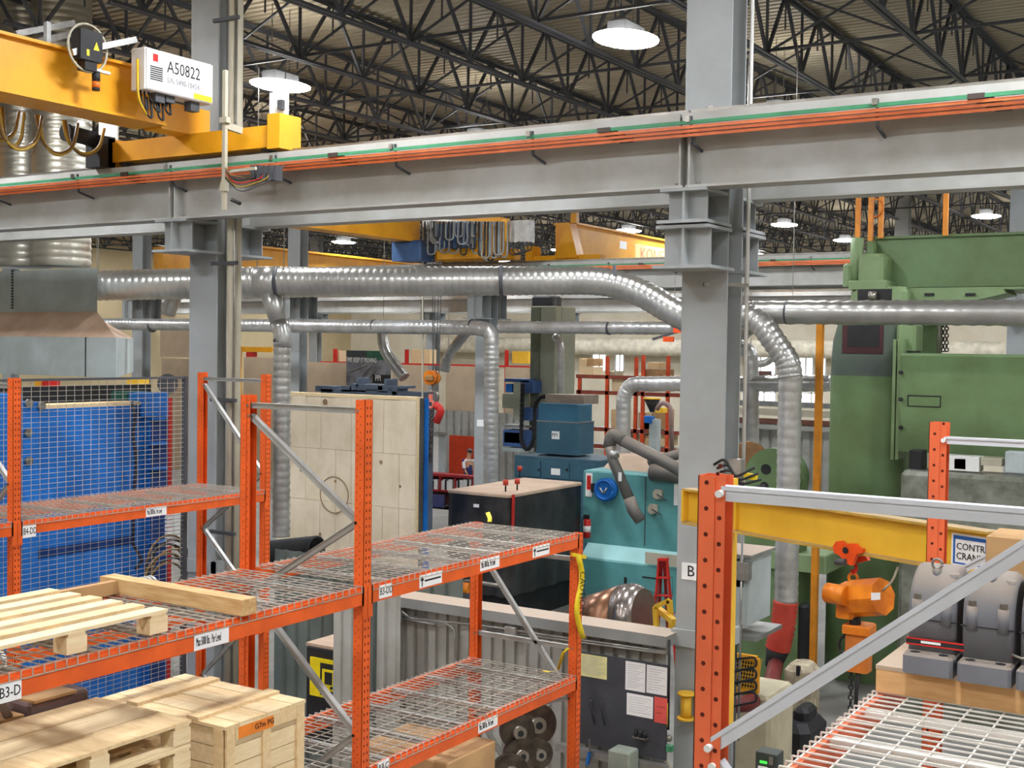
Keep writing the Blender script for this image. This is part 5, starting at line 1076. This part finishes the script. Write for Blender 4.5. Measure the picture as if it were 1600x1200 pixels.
yf = thing('yellow_frame', 'small yellow angle frame at the foot of the ladder', 'frame', at(1040, 970, Y=12)); M().bar(at(1024, 948, Y=12), at(1046, 938, Y=12), .05).bar(at(1024, 948, Y=12), at(1026, 985, Y=12), .05).bar(at(1046, 938, Y=12), at(1050, 990, Y=12), .05).bar(at(1026, 950, Y=12.2), at(1054, 972, Y=11.8), .06).obj('angle_bar', YEL2, yf)
# ---------------------------------------------------------------- black draped box
bxm = thing('draped_machine', 'box shaped machine draped in black tarpaulin with a dusty tan top', 'machine', (-12, 20, 0)); YB = 19.0
a, b = at(701, 800, Y=YB), at(795, 800, Y=YB); z1 = at(795, 773, Y=YB).z; y1 = at(907, 800, X=b.x).y
fm = M(); n = 22
def rim(zz_, amp, seed):
    r_ = random.Random(seed); pts = []
    per = [(a.x, YB), (b.x, YB), (b.x, y1), (a.x, y1)]
    for i in range(4):
        p_, q_ = per[i], per[(i+1)%4]
        nn = (q_[1]-p_[1], -(q_[0]-p_[0])); L_ = math.hypot(*nn)
        for k in range(10): f = k/10; o_ = amp*math.sin(k*2.3+i)*(1 if k else 0)+amp*.5*r_.random(); pts.append((p_[0]+(q_[0]-p_[0])*f+nn[0]/L_*o_, p_[1]+(q_[1]-p_[1])*f+nn[1]/L_*o_, zz_))
    return pts
R_ = [rim(.55, .07, 1), rim(1.3, .05, 2), rim(2.0, .03, 3), rim(z1-.05, .01, 4)]; vs_ = [v for r_ in R_ for v in r_]
fm.add(vs_, [(k*40+i, k*40+(i+1)%40, (k+1)*40+(i+1)%40, (k+1)*40+i) for k in range(3) for i in range(40)], True); fm.obj('tarpaulin', TARP, bxm)
M().bev(a.x-.02, b.x+.02, YB-.02, y1+.02, z1-.06, z1, .02).obj('top_board', DUST, bxm); M().box(a.x+.1, b.x-.1, YB+.1, y1-.1, 0, .6).obj('plinth', BLACK, bxm)
q = at(799, 800, X=b.x+.02); M().box(b.x+.045, b.x+.055, q.y-.03, q.y+.06, z1-1.2, z1).obj('red_tape', RED, bxm); q = at(744, 790, Y=YB-.06); M().box(q.x-.05, q.x+.07, YB-.075, YB-.07, q.z-.03, q.z+.03).obj('small_label', PAPER, bxm)
for x, y, lab in ((790, 768, 'front'), (812, 745, 'rear'), (808, 766, 'middle')):
    q = at(x, y, Z=z1); t = thing('stack_light', 'small red capped light on the tan top of the draped machine, %s one' % lab, 'light', q); M().cyl(q, q+V((0,0,.12)), .015, 8).obj('stem', BLACK, t); M().cyl(q+V((0,0,.12)), q+V((0,0,.22)), .05, 12).obj('cap', mat('red_lens_dull', (190,60,40), .5), t)
pu = thing('pump', 'brass coloured pump with pipe glimpsed behind the rear rack upright', 'pump', at(727, 925, Y=16)); M().cyl(at(721, 918, Y=16), at(735, 920, Y=16), .1, 14).obj('body', OBL, pu); q = at(727, 925, Y=16); M().box(q.x-.1, q.x+.1, 15.9, 16.1, 0, q.z-.0).obj('stand', DKGREY, pu); M().tube(fillet([at(724, 922, Y=16), at(724, 908, Y=16), at(740, 909, Y=16), at(786, 916, Y=16)], .1), .03, 8).obj('pipe', STEEL, pu)
# ---------------------------------------------------------------- big panel with blue backing
YQ = 17.9; pn = thing('bending_plate', 'tall stained timber faced panel with dark core and blue steel back edge', 'panel', at(560, 950, Y=YQ))
a, b = at(432, 740, Y=YQ), at(650, 740, Y=YQ); z1, z0 = at(560, 617, Y=YQ).z, .2
WP = mat('stained_timber', (234,220,196), .75, 0, .1, 2.2, .1, (1,.6,.6), (218,202,174), (.35,.6))
nc = 9
for i in range(nc):
    for j in range(4):
        xa_, xb_ = a.x+(b.x-a.x)*i/nc, a.x+(b.x-a.x)*(i+1)/nc; za_, zb2_ = z0+(z1-.06-z0)*j/4, z0+(z1-.06-z0)*(j+1)/4; o_ = .004*((i*3+j*5)%4)
        M().box(xa_+.003, xb_-.003, YQ-o_, YQ+.06, za_+.003, zb2_-.003).obj('board', WP, pn)
M().box(a.x, b.x, YQ-.01, YQ+.2, z1-.06, z1).obj('top_edge', WOOD2, pn); M().box(b.x, b.x+.02, YQ+.0, YQ+.06, z0, z1-.02).obj('edge_strip', WOOD2, pn)
M().box(b.x-.2, b.x+.02, YQ+.06, YQ+.2, z0, z1-.02).obj('core', mat('core_dark', (86,82,74), .7), pn); M().box(a.x, b.x+.1, YQ+.2, YQ+.24, z0-.2, z1-.03).obj('steel_back', BLUE, pn, label='blue steel back plate'); M().prism([(b.x+.1, z0-.2), (b.x+.2, z0-.2), (b.x+.1, z0+1.6)], 'y', YQ+.2, YQ+.24).obj('foot_rib', BLUE, pn)
STN = mat('stain_brown', (150,124,92), .8); c_ = at(522, 773, Y=YQ-.018); M().ring(c_, .34, .009, 'y', 40, 5).obj('scribed_circle', STN, pn)
for x, y, r_, e in ((508, 628, .1, 1.2), (470, 735, .04, 2), (625, 760, .05, 1.5), (524, 752, .05, 3), (595, 722, .06, .4), (478, 840, .05, 2.5), (500, 835, .06, 1.4), (560, 850, .05, 2)):
    c_ = at(x, y, Y=YQ-.0145); M().cyl(c_, c_-V((0,.001,0)), r_*.6, 9, smooth=False).obj('stain', STN, pn)
# ---------------------------------------------------------------- blue machine behind the mesh
XBm = -12.3; bmn = thing('blue_press', 'bright blue slab sided press behind the wire mesh at the left', 'machine', (-13, 7, 0))
def xpart(par, name, mt, x0, x1, yt, yb, X, dep, z0=None, lab=None, ref=None):
    p_, q_ = at(x0, (yt+yb)/2, X=X), at(x1, (yt+yb)/2, X=X); xm = ref or (x0+x1)/2; t_ = at(xm, yt, X=X).z; b_ = at(xm, yb, X=X).z if z0 is None else z0
    return M().box(X-dep, X, p_.y, q_.y, b_, t_).obj(name, mt, par, lab)
xpart(bmn, 'side_plate', BLUE, 60, 236, 636, 900, XBm, .3, 0); xpart(bmn, 'corner_post', BLUE, 234, 262, 614, 900, XBm+.1, .5, 0); xpart(bmn, 'left_post', BLUE, 36, 60, 628, 900, XBm+.05, .3, 0); xpart(bmn, 'left_plate', BLUE, -120, 34, 618, 900, XBm, .4, 0); xpart(bmn, 'post_cap', BLUE, 229, 263, 613, 650, XBm+.16, .1)
xpart(bmn, 'timber_strip', WOOD, 62, 232, 630, 637, XBm-.02, .3); xpart(bmn, 'void_shade', BLACK, -60, 236, 604, 640, XBm-1.6, .1, 1); xpart(bmn, 'recess', mat('blue_dark', (12,50,110), .5), 236, 262, 652, 900, XBm+.11, .02, .3)  # black sheet paints the dark void above the side plate
for y in (652, 691, 730, 845): xpart(bmn, 'step_rib', BLUE, 238, 262, y, y+4, XBm+.2, .12)
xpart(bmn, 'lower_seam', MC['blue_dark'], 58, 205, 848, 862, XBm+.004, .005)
for x, y in ((44, 630), (64, 634), (43, 676), (44, 720)): q = at(x, y, X=XBm+.06); M().cyl(q, q+V((.03,0,0)), .05, 10).obj('bolt_head', STEEL, bmn)
M().tube([at(x, y, X=XBm+.12) for x, y in ((206,628),(211,650),(208,680),(213,720),(209,780),(208,850),(222,875),(212,890))], .022, 8).obj('hydraulic_hose', mat('hose_dark', (44,44,60), .5), bmn)
xpart(bmn, 'green_motor', mat('motor_green', (40,96,84), .5), 198, 232, 612, 628, XBm-.3, .3)
M().cyl(at(262, 600, X=-13.2)+V((0,0,0)), at(262, 600, X=-13.0), .14, 24).obj('fan_ring', DKGREY, bmn)
rdp = thing('red_post', 'red rounded post behind the right end of the blue press', 'post', at(266, 700, X=-13)); xpart(rdp, 'body', RED, 263, 269, 622, 705, -12.7, .3, .5)
chs = thing('hose', 'coiled dark hoses heaped behind the mesh near the left column', 'hose', at(262, 900, X=-11.5))
for k in range(9):
    c_ = at(262+5*math.sin(k*2), 878+5*k, X=-11.6+.08*k); M().ring(c_, .33-.02*(k%3), .014, 'x', 26, 6).obj('coil', BLACK if k % 2 else CBR, chs)
for x in (1,): 
    vt = thing('louvred_box', 'white louvred box behind the mesh below the rear shelf', 'box', at(272, 855, X=-12)); 
    for k in range(9): xpart(vt, 'louvre', WHITE, 262, 286, 800+6*k, 804+6*k, -11.6, .05)
# black ribbed hose heap between posts
for k in range(22):
    c_ = at(424+3.3*k, 866-.35*k, Y=11.5+.02*k); 
    if k == 0: rh = thing('ribbed_hose', 'black ribbed hose lying behind the near rack deck beside the big panel', 'hose', c_)
    M().ring(c_, .16, .02, 'x', 18, 6).obj('rib', BLACK, rh)
# welding machine
wm = thing('welding_machine', 'black and yellow welding machine standing by the corrugated wall', 'machine', at(503, 1105, Y=9.6)); part(wm, 'case', BLACK, 477, 528, 1012, 1110, 9.6, .5, .02, z0=1.0); part(wm, 'yellow_face', mat('safety_yellow', (246,222,20), .5), 484, 526, 1030, 1090, 9.58, .03, 0); part(wm, 'dark_surround', BLACK, 500, 526, 1038, 1088, 9.57, .02, 0); part(wm, 'control_panel', MC['safety_yellow'], 503, 524, 1047, 1080, 9.56, .02, 0); part(wm, 'screen', BLACK, 507, 518, 1051, 1070, 9.55, .02, 0); part(wm, 'dusty_lid', DUST, 478, 528, 1008, 1013, 9.61, .5, 0)
for x in (507, 519): q = at(x, 1075, Y=9.545); M().cyl(q, q-V((0,.02,0)), .015, 10).obj('knob', BLACK, wm)
# ---------------------------------------------------------------- blue grey filter cabinet, drill column
YC = 27.0; fc = thing('filter_cabinet', 'blue-grey filter cabinet with white initials label on a wide drawer base', 'cabinet', at(880, 760, Y=YC))
a, b = at(838, 680, Y=YC), at(903, 680, Y=YC); z1, zm, z0 = at(870, 631, Y=YC).z, at(870, 659, Y=YC).z, at(870, 710, Y=YC).z; yr = at(928, 680, X=b.x).y; dp = min(max(yr-YC, .8), 2.2)
M().bev(a.x, b.x, YC, YC+dp, z0, zm, .01).obj('body', NAVY, fc); M().bev(a.x+.03, b.x-.03, YC+.03, YC+dp-.05, zm, z1, .02).obj('upper_body', mat('upper_blue', (50,104,130), .5, 0, .05), fc); M().box(a.x-.01, b.x+.01, YC-.01, YC+dp+.01, zm-.015, zm+.015).obj('seam_rail', GALV, fc)
q = at(868, 680, Y=YC-.01); M().box(q.x-.11, q.x+.11, YC-.015, YC, q.z-.1, q.z+.1).obj('label_plate', PAPER, fc); text('PPI', .13, (q.x-.1, YC-.018, q.z), '-y', INK, fc, sx=1.0)
part(fc, 'top_trough', mat('dusty_trough', (140,124,108), .8), 852, 912, 617, 631, YC+.5, .8, 0)
part(fc, 'base', NAVY, 803, 936, 715, 790, YC-.3, dp+.6, .02, z0=0, ref=870)
for x0, x1 in ((806, 844), (847, 889), (892, 930)): part(fc, 'drawer', NAVY, x0, x1, 722, 748, YC-.33, .04, .005, ref=870)
for x in (842, 886): q = at(x, 734, Y=YC-.34); M().cyl(q, q-V((0,.03,0)), .03, 10).obj('lock', BLACK, fc)
part(fc, 'paper_label', PAPER, 861, 875, 732, 742, YC-.34, .005, 0)
dc = thing('boring_mill', 'tall sage grey boring mill column with blue saddle brackets', 'machine', at(846, 760, Y=30.5)); SG = mat('sage_grey', (168,172,152), .5, 0, .06, 1.5); SGD = mat('sage_shade', (120,124,104), .5)
part(dc, 'column', SG, 829, 866, 478, 760, 30.5, 1.2, .03, z0=0); part(dc, 'shaded_side', SGD, 828, 842, 480, 720, 30.45, .1, 0); part(dc, 'cap', DKGREY, 830, 862, 462, 479, 30.6, .6, .05)  # darker sage strip paints the shaded side of the column
for x0, x1, yt, yb, m_ in ((790, 800, 600, 613, BLUE), (802, 813, 597, 655, SG), (785, 802, 615, 638, SG), (813, 832, 595, 614, mat('saddle_blue', (64,96,150), .5)), (813, 830, 637, 657, MC['saddle_blue'] if 'saddle_blue' in MC else BLUE), (788, 826, 592, 597, MC['saddle_blue']), (786, 822, 664, 668, GALV), (786, 822, 672, 698, MC['saddle_blue']), (788, 816, 676, 692, BEIGE), (784, 822, 700, 706, HOOD)): part(dc, 'saddle_piece', m_, x0, x1, yt, yb, 30.0, .5, 0)
mm = M(); pts = resample(fillet([at(817, 598, Y=29.8), at(814, 690, Y=29.8), at(824, 706, Y=29.8), at(834, 690, Y=29.8), at(836, 632, Y=29.8), at(846, 618, Y=29.8), at(858, 622, Y=29.8)], .25), .07); mm.tube(pts, [.07 if i % 2 else .05 for i in range(len(pts))], 8); mm.obj('cable_carrier', BLACK, dc)
# ---------------------------------------------------------------- background screens, poster, office corner, person
YS = 35.2
for x0, x1, yt, yb, lab in ((250, 296, 515, 558, 'tan screen panel between the hood and the left column'), (250, 296, 560, 620, 'lower tan screen panel behind the mesh partition'), (378, 425, 558, 700, 'tan screen panel behind the beige downpipe'), (455, 541, 566, 700, 'tan screen panel left of the poster'), (609, 664, 570, 700, 'tan screen panel right of the poster'), (692, 742, 572, 641, 'crumpled tan screen panel beside the middle column'), (784, 826, 574, 640, 'tan screen panel behind the blue saddle')):
    pxbox('screen_panel', TAN, x0, x1, yt, 1300 if yb > 600 else yb, YS, .05, lab, 'screen', None, .01)
po = thing('poster_banner', 'industrial poster banner reading WE KEEP IT MOVING with PPI initials', 'poster', at(575, 602, Y=YS-.1)); YY = YS-.05
part(po, 'print', mat('poster_grey', (74,76,80), .6, 0, .3, 2, rgb2=(120,120,124)), 541, 610, 548, 603, YY, .04, 0, ref=575); part(po, 'header_dark', mat('poster_dark', (52,54,56), .6), 541, 573, 548, 558, YY-.01, .01, 0, ref=575); part(po, 'header_green', mat('poster_green', (36,88,66), .6), 573, 610, 548, 562, YY-.01, .01, 0, ref=575); part(po, 'black_panel', INK, 582, 610, 585, 598, YY-.01, .01, 0, ref=575)
q = at(543, 560, Y=YY-.02); text('WE KEEP IT MOVING', .24, (q.x, YY-.02, q.z-.06), '-y', WHITE, po, sx=.6, ext=.004); q = at(586, 591, Y=YY-.02); text('PPI', .3, (q.x, YY-.02, q.z), '-y', WHITE, po, sx=.7)
for x0, y0_, x1, y1_ in ((543, 582, 575, 570), (552, 601, 580, 572), (565, 601, 590, 574)): M().bar(at(x0, y0_, Y=YY-.012), at(x1, y1_, Y=YY-.012), .01, .04, (0,-1,0)).obj('photo_streak', mat('streak', (170,160,150), .6), po)
wavy(M(), at(560, 700, Y=34.6).xy.to_3d(), at(830, 700, Y=34.6).xy.to_3d(), 0, at(715, 642, Y=34.6).z, .3, .06, (0,-1,0)).obj('wall_partition', CORR, None, kind='structure')
YO = 33.2
pxbox('red_screen', mat('red_orange_panel', (206,66,34), .5, 0, .08), 698, 739, 681, 1300, YO+.8, .1, 'red-orange door panel behind the man', 'panel', None, 0)
wb_ = thing('whiteboard', 'white planning board with grey post beside the blue plate edge', 'board', at(678, 740, Y=YO)); part(wb_, 'board', WHITE, 655, 685, 682, 740, YO+.3, .04, 0); part(wb_, 'post', HOOD, 685, 696, 676, 742, YO+.3, .1, 0, z0=0); part(wb_, 'top_rail', GALV, 655, 696, 674, 679, YO+.28, .1, 0)
bsf = thing('bookshelf', 'dark red bookshelf of binders beside the blue plate edge', 'bookshelf', at(702, 800, Y=YO-.8)); Yk = YO-.8; DR = mat('dark_red_shelf', (150,28,32), .5)
part(bsf, 'top', DR, 650, 741, 741, 745, Yk, .4, 0); part(bsf, 'shelf', DR, 650, 741, 766, 769, Yk, .4, 0); part(bsf, 'back', mat('shelf_dark', (70,20,26), .6), 650, 741, 745, 800, Yk+.36, .04, 0)
for x in (662, 686, 710, 738): part(bsf, 'divider', DR, x, x+2, 744, 768, Yk, .36, 0)
k = 0
for x0, x1 in ((672, 686), (689, 708), (712, 736)):
    x = x0
    while x < x1-2:
        w_ = 2.6; k += 1; part(None, 'binder', (PAPER, PAPER, INK, WHITE, PAPER)[k % 5], x, x+w_, 749+k % 3, 766, Yk+.05, .25, 0); o = bpy.context.scene.collection.objects[-1]
        tag(o, 'pale ring binder standing in a row in the red bookshelf', 'binder', 'binders in the red bookshelf'); x += w_+.4
dk = thing('desk', 'red edged desk with pale wood top below the bookshelf', 'desk', at(690, 815, Y=Yk-.5)); part(dk, 'top', WOOD, 650, 702, 803, 810, Yk-.6, .6, 0); part(dk, 'front', DR, 650, 702, 810, 814, Yk-.62, .05, 0); part(dk, 'leg', BLACK, 696, 700, 812, 850, Yk-.6, .5, 0, z0=0)
mo_ = thing('monitor', 'dark bluish computer monitor on the desk beside the blue plate', 'monitor', at(680, 803, Y=Yk-.4)); part(mo_, 'screen', mat('screen_blue', (70,72,120), .3), 667, 694, 773, 793, Yk-.35, .04, 0); part(mo_, 'stand', BLACK, 678, 682, 792, 803, Yk-.33, .04, 0); part(mo_, 'bezel', BLACK, 666, 695, 772, 794, Yk-.34, .04, 0)
# person: one continuous skinned body, clothing as children
def skin(name, verts, edges, radii, mt, parent=None, lv=1):
    me = bpy.data.meshes.new(name); off = wloc(parent) if parent else V((0,0,0)); me.from_pydata([tuple(V(v)-off) for v in verts], edges, []); o = bpy.data.objects.new(name, me); C.objects.link(o)
    md = o.modifiers.new('skin', 'SKIN'); md.use_smooth_shade = True
    for i, sv in enumerate(me.skin_vertices[0].data): sv.radius = (radii[i], radii[i]*.85)
    me.skin_vertices[0].data[0].use_root = True; sb_ = o.modifiers.new('sub', 'SUBSURF'); sb_.levels = lv; sb_.render_levels = lv
    me.materials.append(mt)
    if parent: o.parent = parent; OFF[o] = off
    return o
pc = at(732, 760, Y=33.3); px_, py_ = pc.x, 33.3
ps = thing('person', 'man in cap and navy overalls over a white shirt walking past the red panel', 'person', (px_, py_, 0))
SK = mat('skin_tone', (206,156,124), .6); NV = mat('navy_cloth', (46,54,104), .8, 0, .1)
v = [(px_,py_,.95),(px_,py_,1.15),(px_-.01,py_,1.38),(px_-.01,py_,1.5),(px_+.02,py_,1.6),(px_+.03,py_,1.72),(px_-.13,py_-.12,1.42),(px_-.05,py_-.18,1.15),(px_+.1,py_-.2,.98),(px_+.1,py_+.14,1.42),(px_+.12,py_+.2,1.15),(px_+.24,py_+.2,1.0),(px_-.03,py_-.09,.9),(px_+.1,py_-.1,.5),(px_+.02,py_-.1,.09),(px_+.12,py_-.1,.04),(px_,py_+.09,.9),(px_-.02,py_+.1,.5),(px_-.15,py_+.1,.1),(px_-.06,py_+.1,.04)]
ed = [(0,1),(1,2),(2,3),(3,4),(4,5),(2,6),(6,7),(7,8),(2,9),(9,10),(10,11),(0,12),(12,13),(13,14),(14,15),(0,16),(16,17),(17,18),(18,19)]
rd = [.15,.14,.15,.06,.09,.09,.06,.045,.03,.06,.045,.03,.09,.065,.045,.04,.09,.065,.045,.04]
bd = skin('body', v, ed, rd, SK, ps, 1)
sh = [v[i] for i in (0,1,2,6,7,9,10,12,13,14,16,17,18)]; skin('overalls', sh, [(0,1),(1,2),(0,7),(7,8),(8,9),(0,10),(10,11),(11,12)], [.165,.155,.16,.075,.06,.075,.06,.105,.085,.07,.105,.085,.07], NV, ps, 1)
skin('shirt', [v[2],v[6],v[7],v[9],v[10],(px_-.01,py_,1.46)], [(0,1),(1,2),(0,3),(3,4),(0,5)], [.168,.075,.06,.075,.06,.1], WHITE, ps, 1)
M().ball((px_+.03,py_,1.76), .1, 12, 6, (1,.9,.6)).box(px_+.05,px_+.2,py_-.07,py_+.07,1.755,1.77).obj('cap', mat('cap_grey2', (96,92,96), .8), ps); M().ball((px_+.125,py_,1.68), .02, 8, 6).obj('nose', SK, ps)
M().box(px_+.115,px_+.122,py_-.035,py_+.035,1.632,1.64).obj('mouth', mat('lip', (150,80,70), .6), ps)
for s in (-1, 1): M().ball((px_+.03,py_+s*.085,1.69), .022, 8, 6, (1,.5,1.4)).obj('ear', SK, ps); M().ball((px_+.105,py_+s*.035,1.71), .01, 8, 6).obj('eye', INK, ps)
# lathe heads over the panel
lt = thing('lathe_head', 'row of blue-grey lathe castings seen over the top of the tall timber faced panel', 'machine', at(580, 615, Y=26)); LB = mat('lathe_blue_grey', (96,110,128), .5, 0, .1)
for x0, x1, yt, yb in ((492, 520, 603, 612), (533, 549, 603, 612), (546, 572, 600, 612), (572, 598, 601, 609), (590, 606, 603, 613), (612, 620, 605, 617), (622, 632, 603, 607), (500, 660, 610, 760), (556, 560, 590, 604), (600, 604, 592, 603)): part(lt, 'casting_piece', LB, x0, x1, yt, yb, 26, .5, .01, z0=0 if yb == 760 else None)
# racks and goods far right of centre
fr = thing('pallet_rack', 'distant orange pallet rack of crates between the filter cabinet and the tall column', 'pallet rack', at(970, 690, Y=38)); FO = mat('far_rack_orange', (224,84,44), .5); FB = mat('far_beam_brown', (150,72,56), .5)
for x, yt in ((948, 557), (993, 558), (1043, 556), (1004, 555), (905, 590)): q = at(x, 600, Y=38); M().box(q.x-.06, q.x+.06, 38, 38.08, 0, at(x, yt, Y=38).z).obj('upright', FO, fr)
for y in (590, 615, 673, 700): a, b = at(900, y, Y=38), at(1075, y, Y=38); M().box(a.x, b.x, 38.0, 38.05, at(980, y+3, Y=38).z, at(980, y-3, Y=38).z).obj('shelf_beam', FB, fr); M().box(a.x, b.x, 38.05, 39.1, at(980, y-1, Y=38).z-.02, at(980, y-2, Y=38).z).obj('shelf_deck', GALV, fr)
items = [(905,917,560,572),(905,928,573,588),(918,928,560,572),(1003,1040,577,588),(950,960,580,588),(1012,1030,566,576),(956,975,592,612),(976,990,598,612),(1001,1020,604,612),(1022,1042,600,612),(955,972,640,670),(997,1018,645,670),(1020,1040,640,670),(1002,1030,655,671),(953,985,676,697),(998,1030,680,697),(1032,1046,676,697)]
cs_ = [WOOD, WOOD2, CARD, mat('far_crate', (176,138,96), .7), bs]
for k, (x0, x1, yt, yb) in enumerate(items):
    o = pxbox('crate', cs_[k % 5], x0, x1, yt, yb, 38.15, .7, '%s crate, number %d from the left, on the %s shelf of the distant rack' % (('pale', 'buff', 'brown', 'tan', 'cream')[k % 5], sorted(i[:2] for i in items).index((x0, x1))+1, 'top' if yb < 590 else 'upper' if yb < 615 else 'middle' if yb < 673 else 'lower'), 'crate', 'crates on the distant orange rack', .01)
t = thing('hopper', 'small black hopper with yellow rim among the distant shelves', 'hopper', at(1020, 640, Y=35)); c_ = at(1019, 624, Y=35); M().cyl(c_, c_-V((0,0,.4)), .26, 14, .06).obj('cone', BLACK, t); M().cyl(c_, c_+V((0,0,.05)), .28, 14).obj('rim', YEL2, t); part(t, 'stand', HOOD, 1014, 1026, 655, 700, 34.9, .3, 0, z0=0); part(t, 'motor', BLUE, 1006, 1017, 650, 661, 34.8, .3, .02); part(t, 'body', YEL2, 1024, 1037, 637, 645, 34.8, .3, .02)
M().tube(fillet([at(1026, 640, Y=34.5), at(1034, 628, Y=34.5), at(1048, 634, Y=34.5), at(1050, 705, Y=34.5)], .4), .07, 10).obj('hose', mat('mauve_hose', (160,132,126), .6), t)
rr_ = thing('pallet_rack', 'distant red rack holding pale crates behind the tan screens', 'pallet rack', at(660, 700, Y=36))
for x0, yt in ((520, 545), (632, 546), (788, 547)): part(rr_, 'upright', RED, x0, x0+4, yt, 640, 36.1, .1, 0, z0=0)
part(rr_, 'shelf_beam', RED, 500, 830, 568, 571, 36.05, .05, 0); part(rr_, 'shelf_deck', GALV, 500, 830, 568.5, 569.5, 36.1, .9, 0)
for x0, x1, yt, yb, m_, lab, c in ((642, 672, 546, 568, WOOD, 'pine crate on the distant rack right of the poster', 'crate'), (525, 541, 548, 568, WOOD2, 'stacked pale crate left of the poster', 'crate'), (800, 826, 549, 568, YEL2, 'ochre bin above the tan screen by the mill column', 'bin')):
    pxbox(c, m_, x0, x1, yt, yb, 36.25, .4, lab, c, None, .01)
lb = thing('jib_crane', 'short yellow lifting jib with red hoist seen behind the beige downpipe', 'jib', at(400, 600, Y=36)); part(lb, 'beam', YEL, 370, 425, 542, 550, 36, .3, 0); part(lb, 'hoist', RED, 384, 394, 550, 566, 36, .3, .02); part(lb, 'mast', YEL, 368, 372, 540, 700, 36, .2, 0, z0=0)
for x0, x1, yt, m_, lab in ((196, 214, 590, YEL2, 'ochre post rising behind the blue press, the wide one'), (53, 62, 593, YEL, 'narrow yellow post behind the left end of the blue press'), (64, 75, 594, RED, 'red post beside the narrow yellow one behind the blue press')):
    pxbox('post', m_, x0, x1, yt, 1300, 17.5, .3, lab, 'post', None, .01)
t = thing('tag_clamp', 'two small orange target plates at the end of the distant duct by the tall column', 'target', at(1048, 515, Y=24.5)); part(t, 'plate', TRO, 1052, 1066, 506, 520, 24.4, .05, 0); part(t, 'plate', TRO, 1036, 1052, 526, 534, 24.4, .05, 0); M().bar(at(1020, 530, Y=24.45), at(1060, 518, Y=24.45), .05).obj('arm', DKGREY, t)
# far right middle distance
t = thing('distant_racking', 'low grey racking with rails in front of the bright windows', 'racking', at(1220, 700, Y=34))
for yt, yb, m_ in ((628, 636, GALV), (640, 650, BEIGE), (655, 664, mat('rust_dark', (110,72,60), .7)), (663, 672, CORR)): part(t, 'rail', m_, 1130, 1310, yt, yb, 34, .2, 0)
wavy(M(), at(1130, 700, Y=34.1).xy.to_3d(), at(1310, 700, Y=34.1).xy.to_3d(), 0, at(1220, 670, Y=34.1).z, .3, .05, (0,-1,0)).obj('cladding', CORR, t)
pxbox('crate', mat('dark_crate', (96,66,58), .7), 1181, 1195, 580, 593, 36, .6, 'dark brown crate silhouetted against the bright windows', 'crate', None, 0)
M().ring(at(1187, 541, Y=50), .75, .15, 'y').obj('wall_fan', GALV, None, 'round wall fan above the bright windows', 'fan')
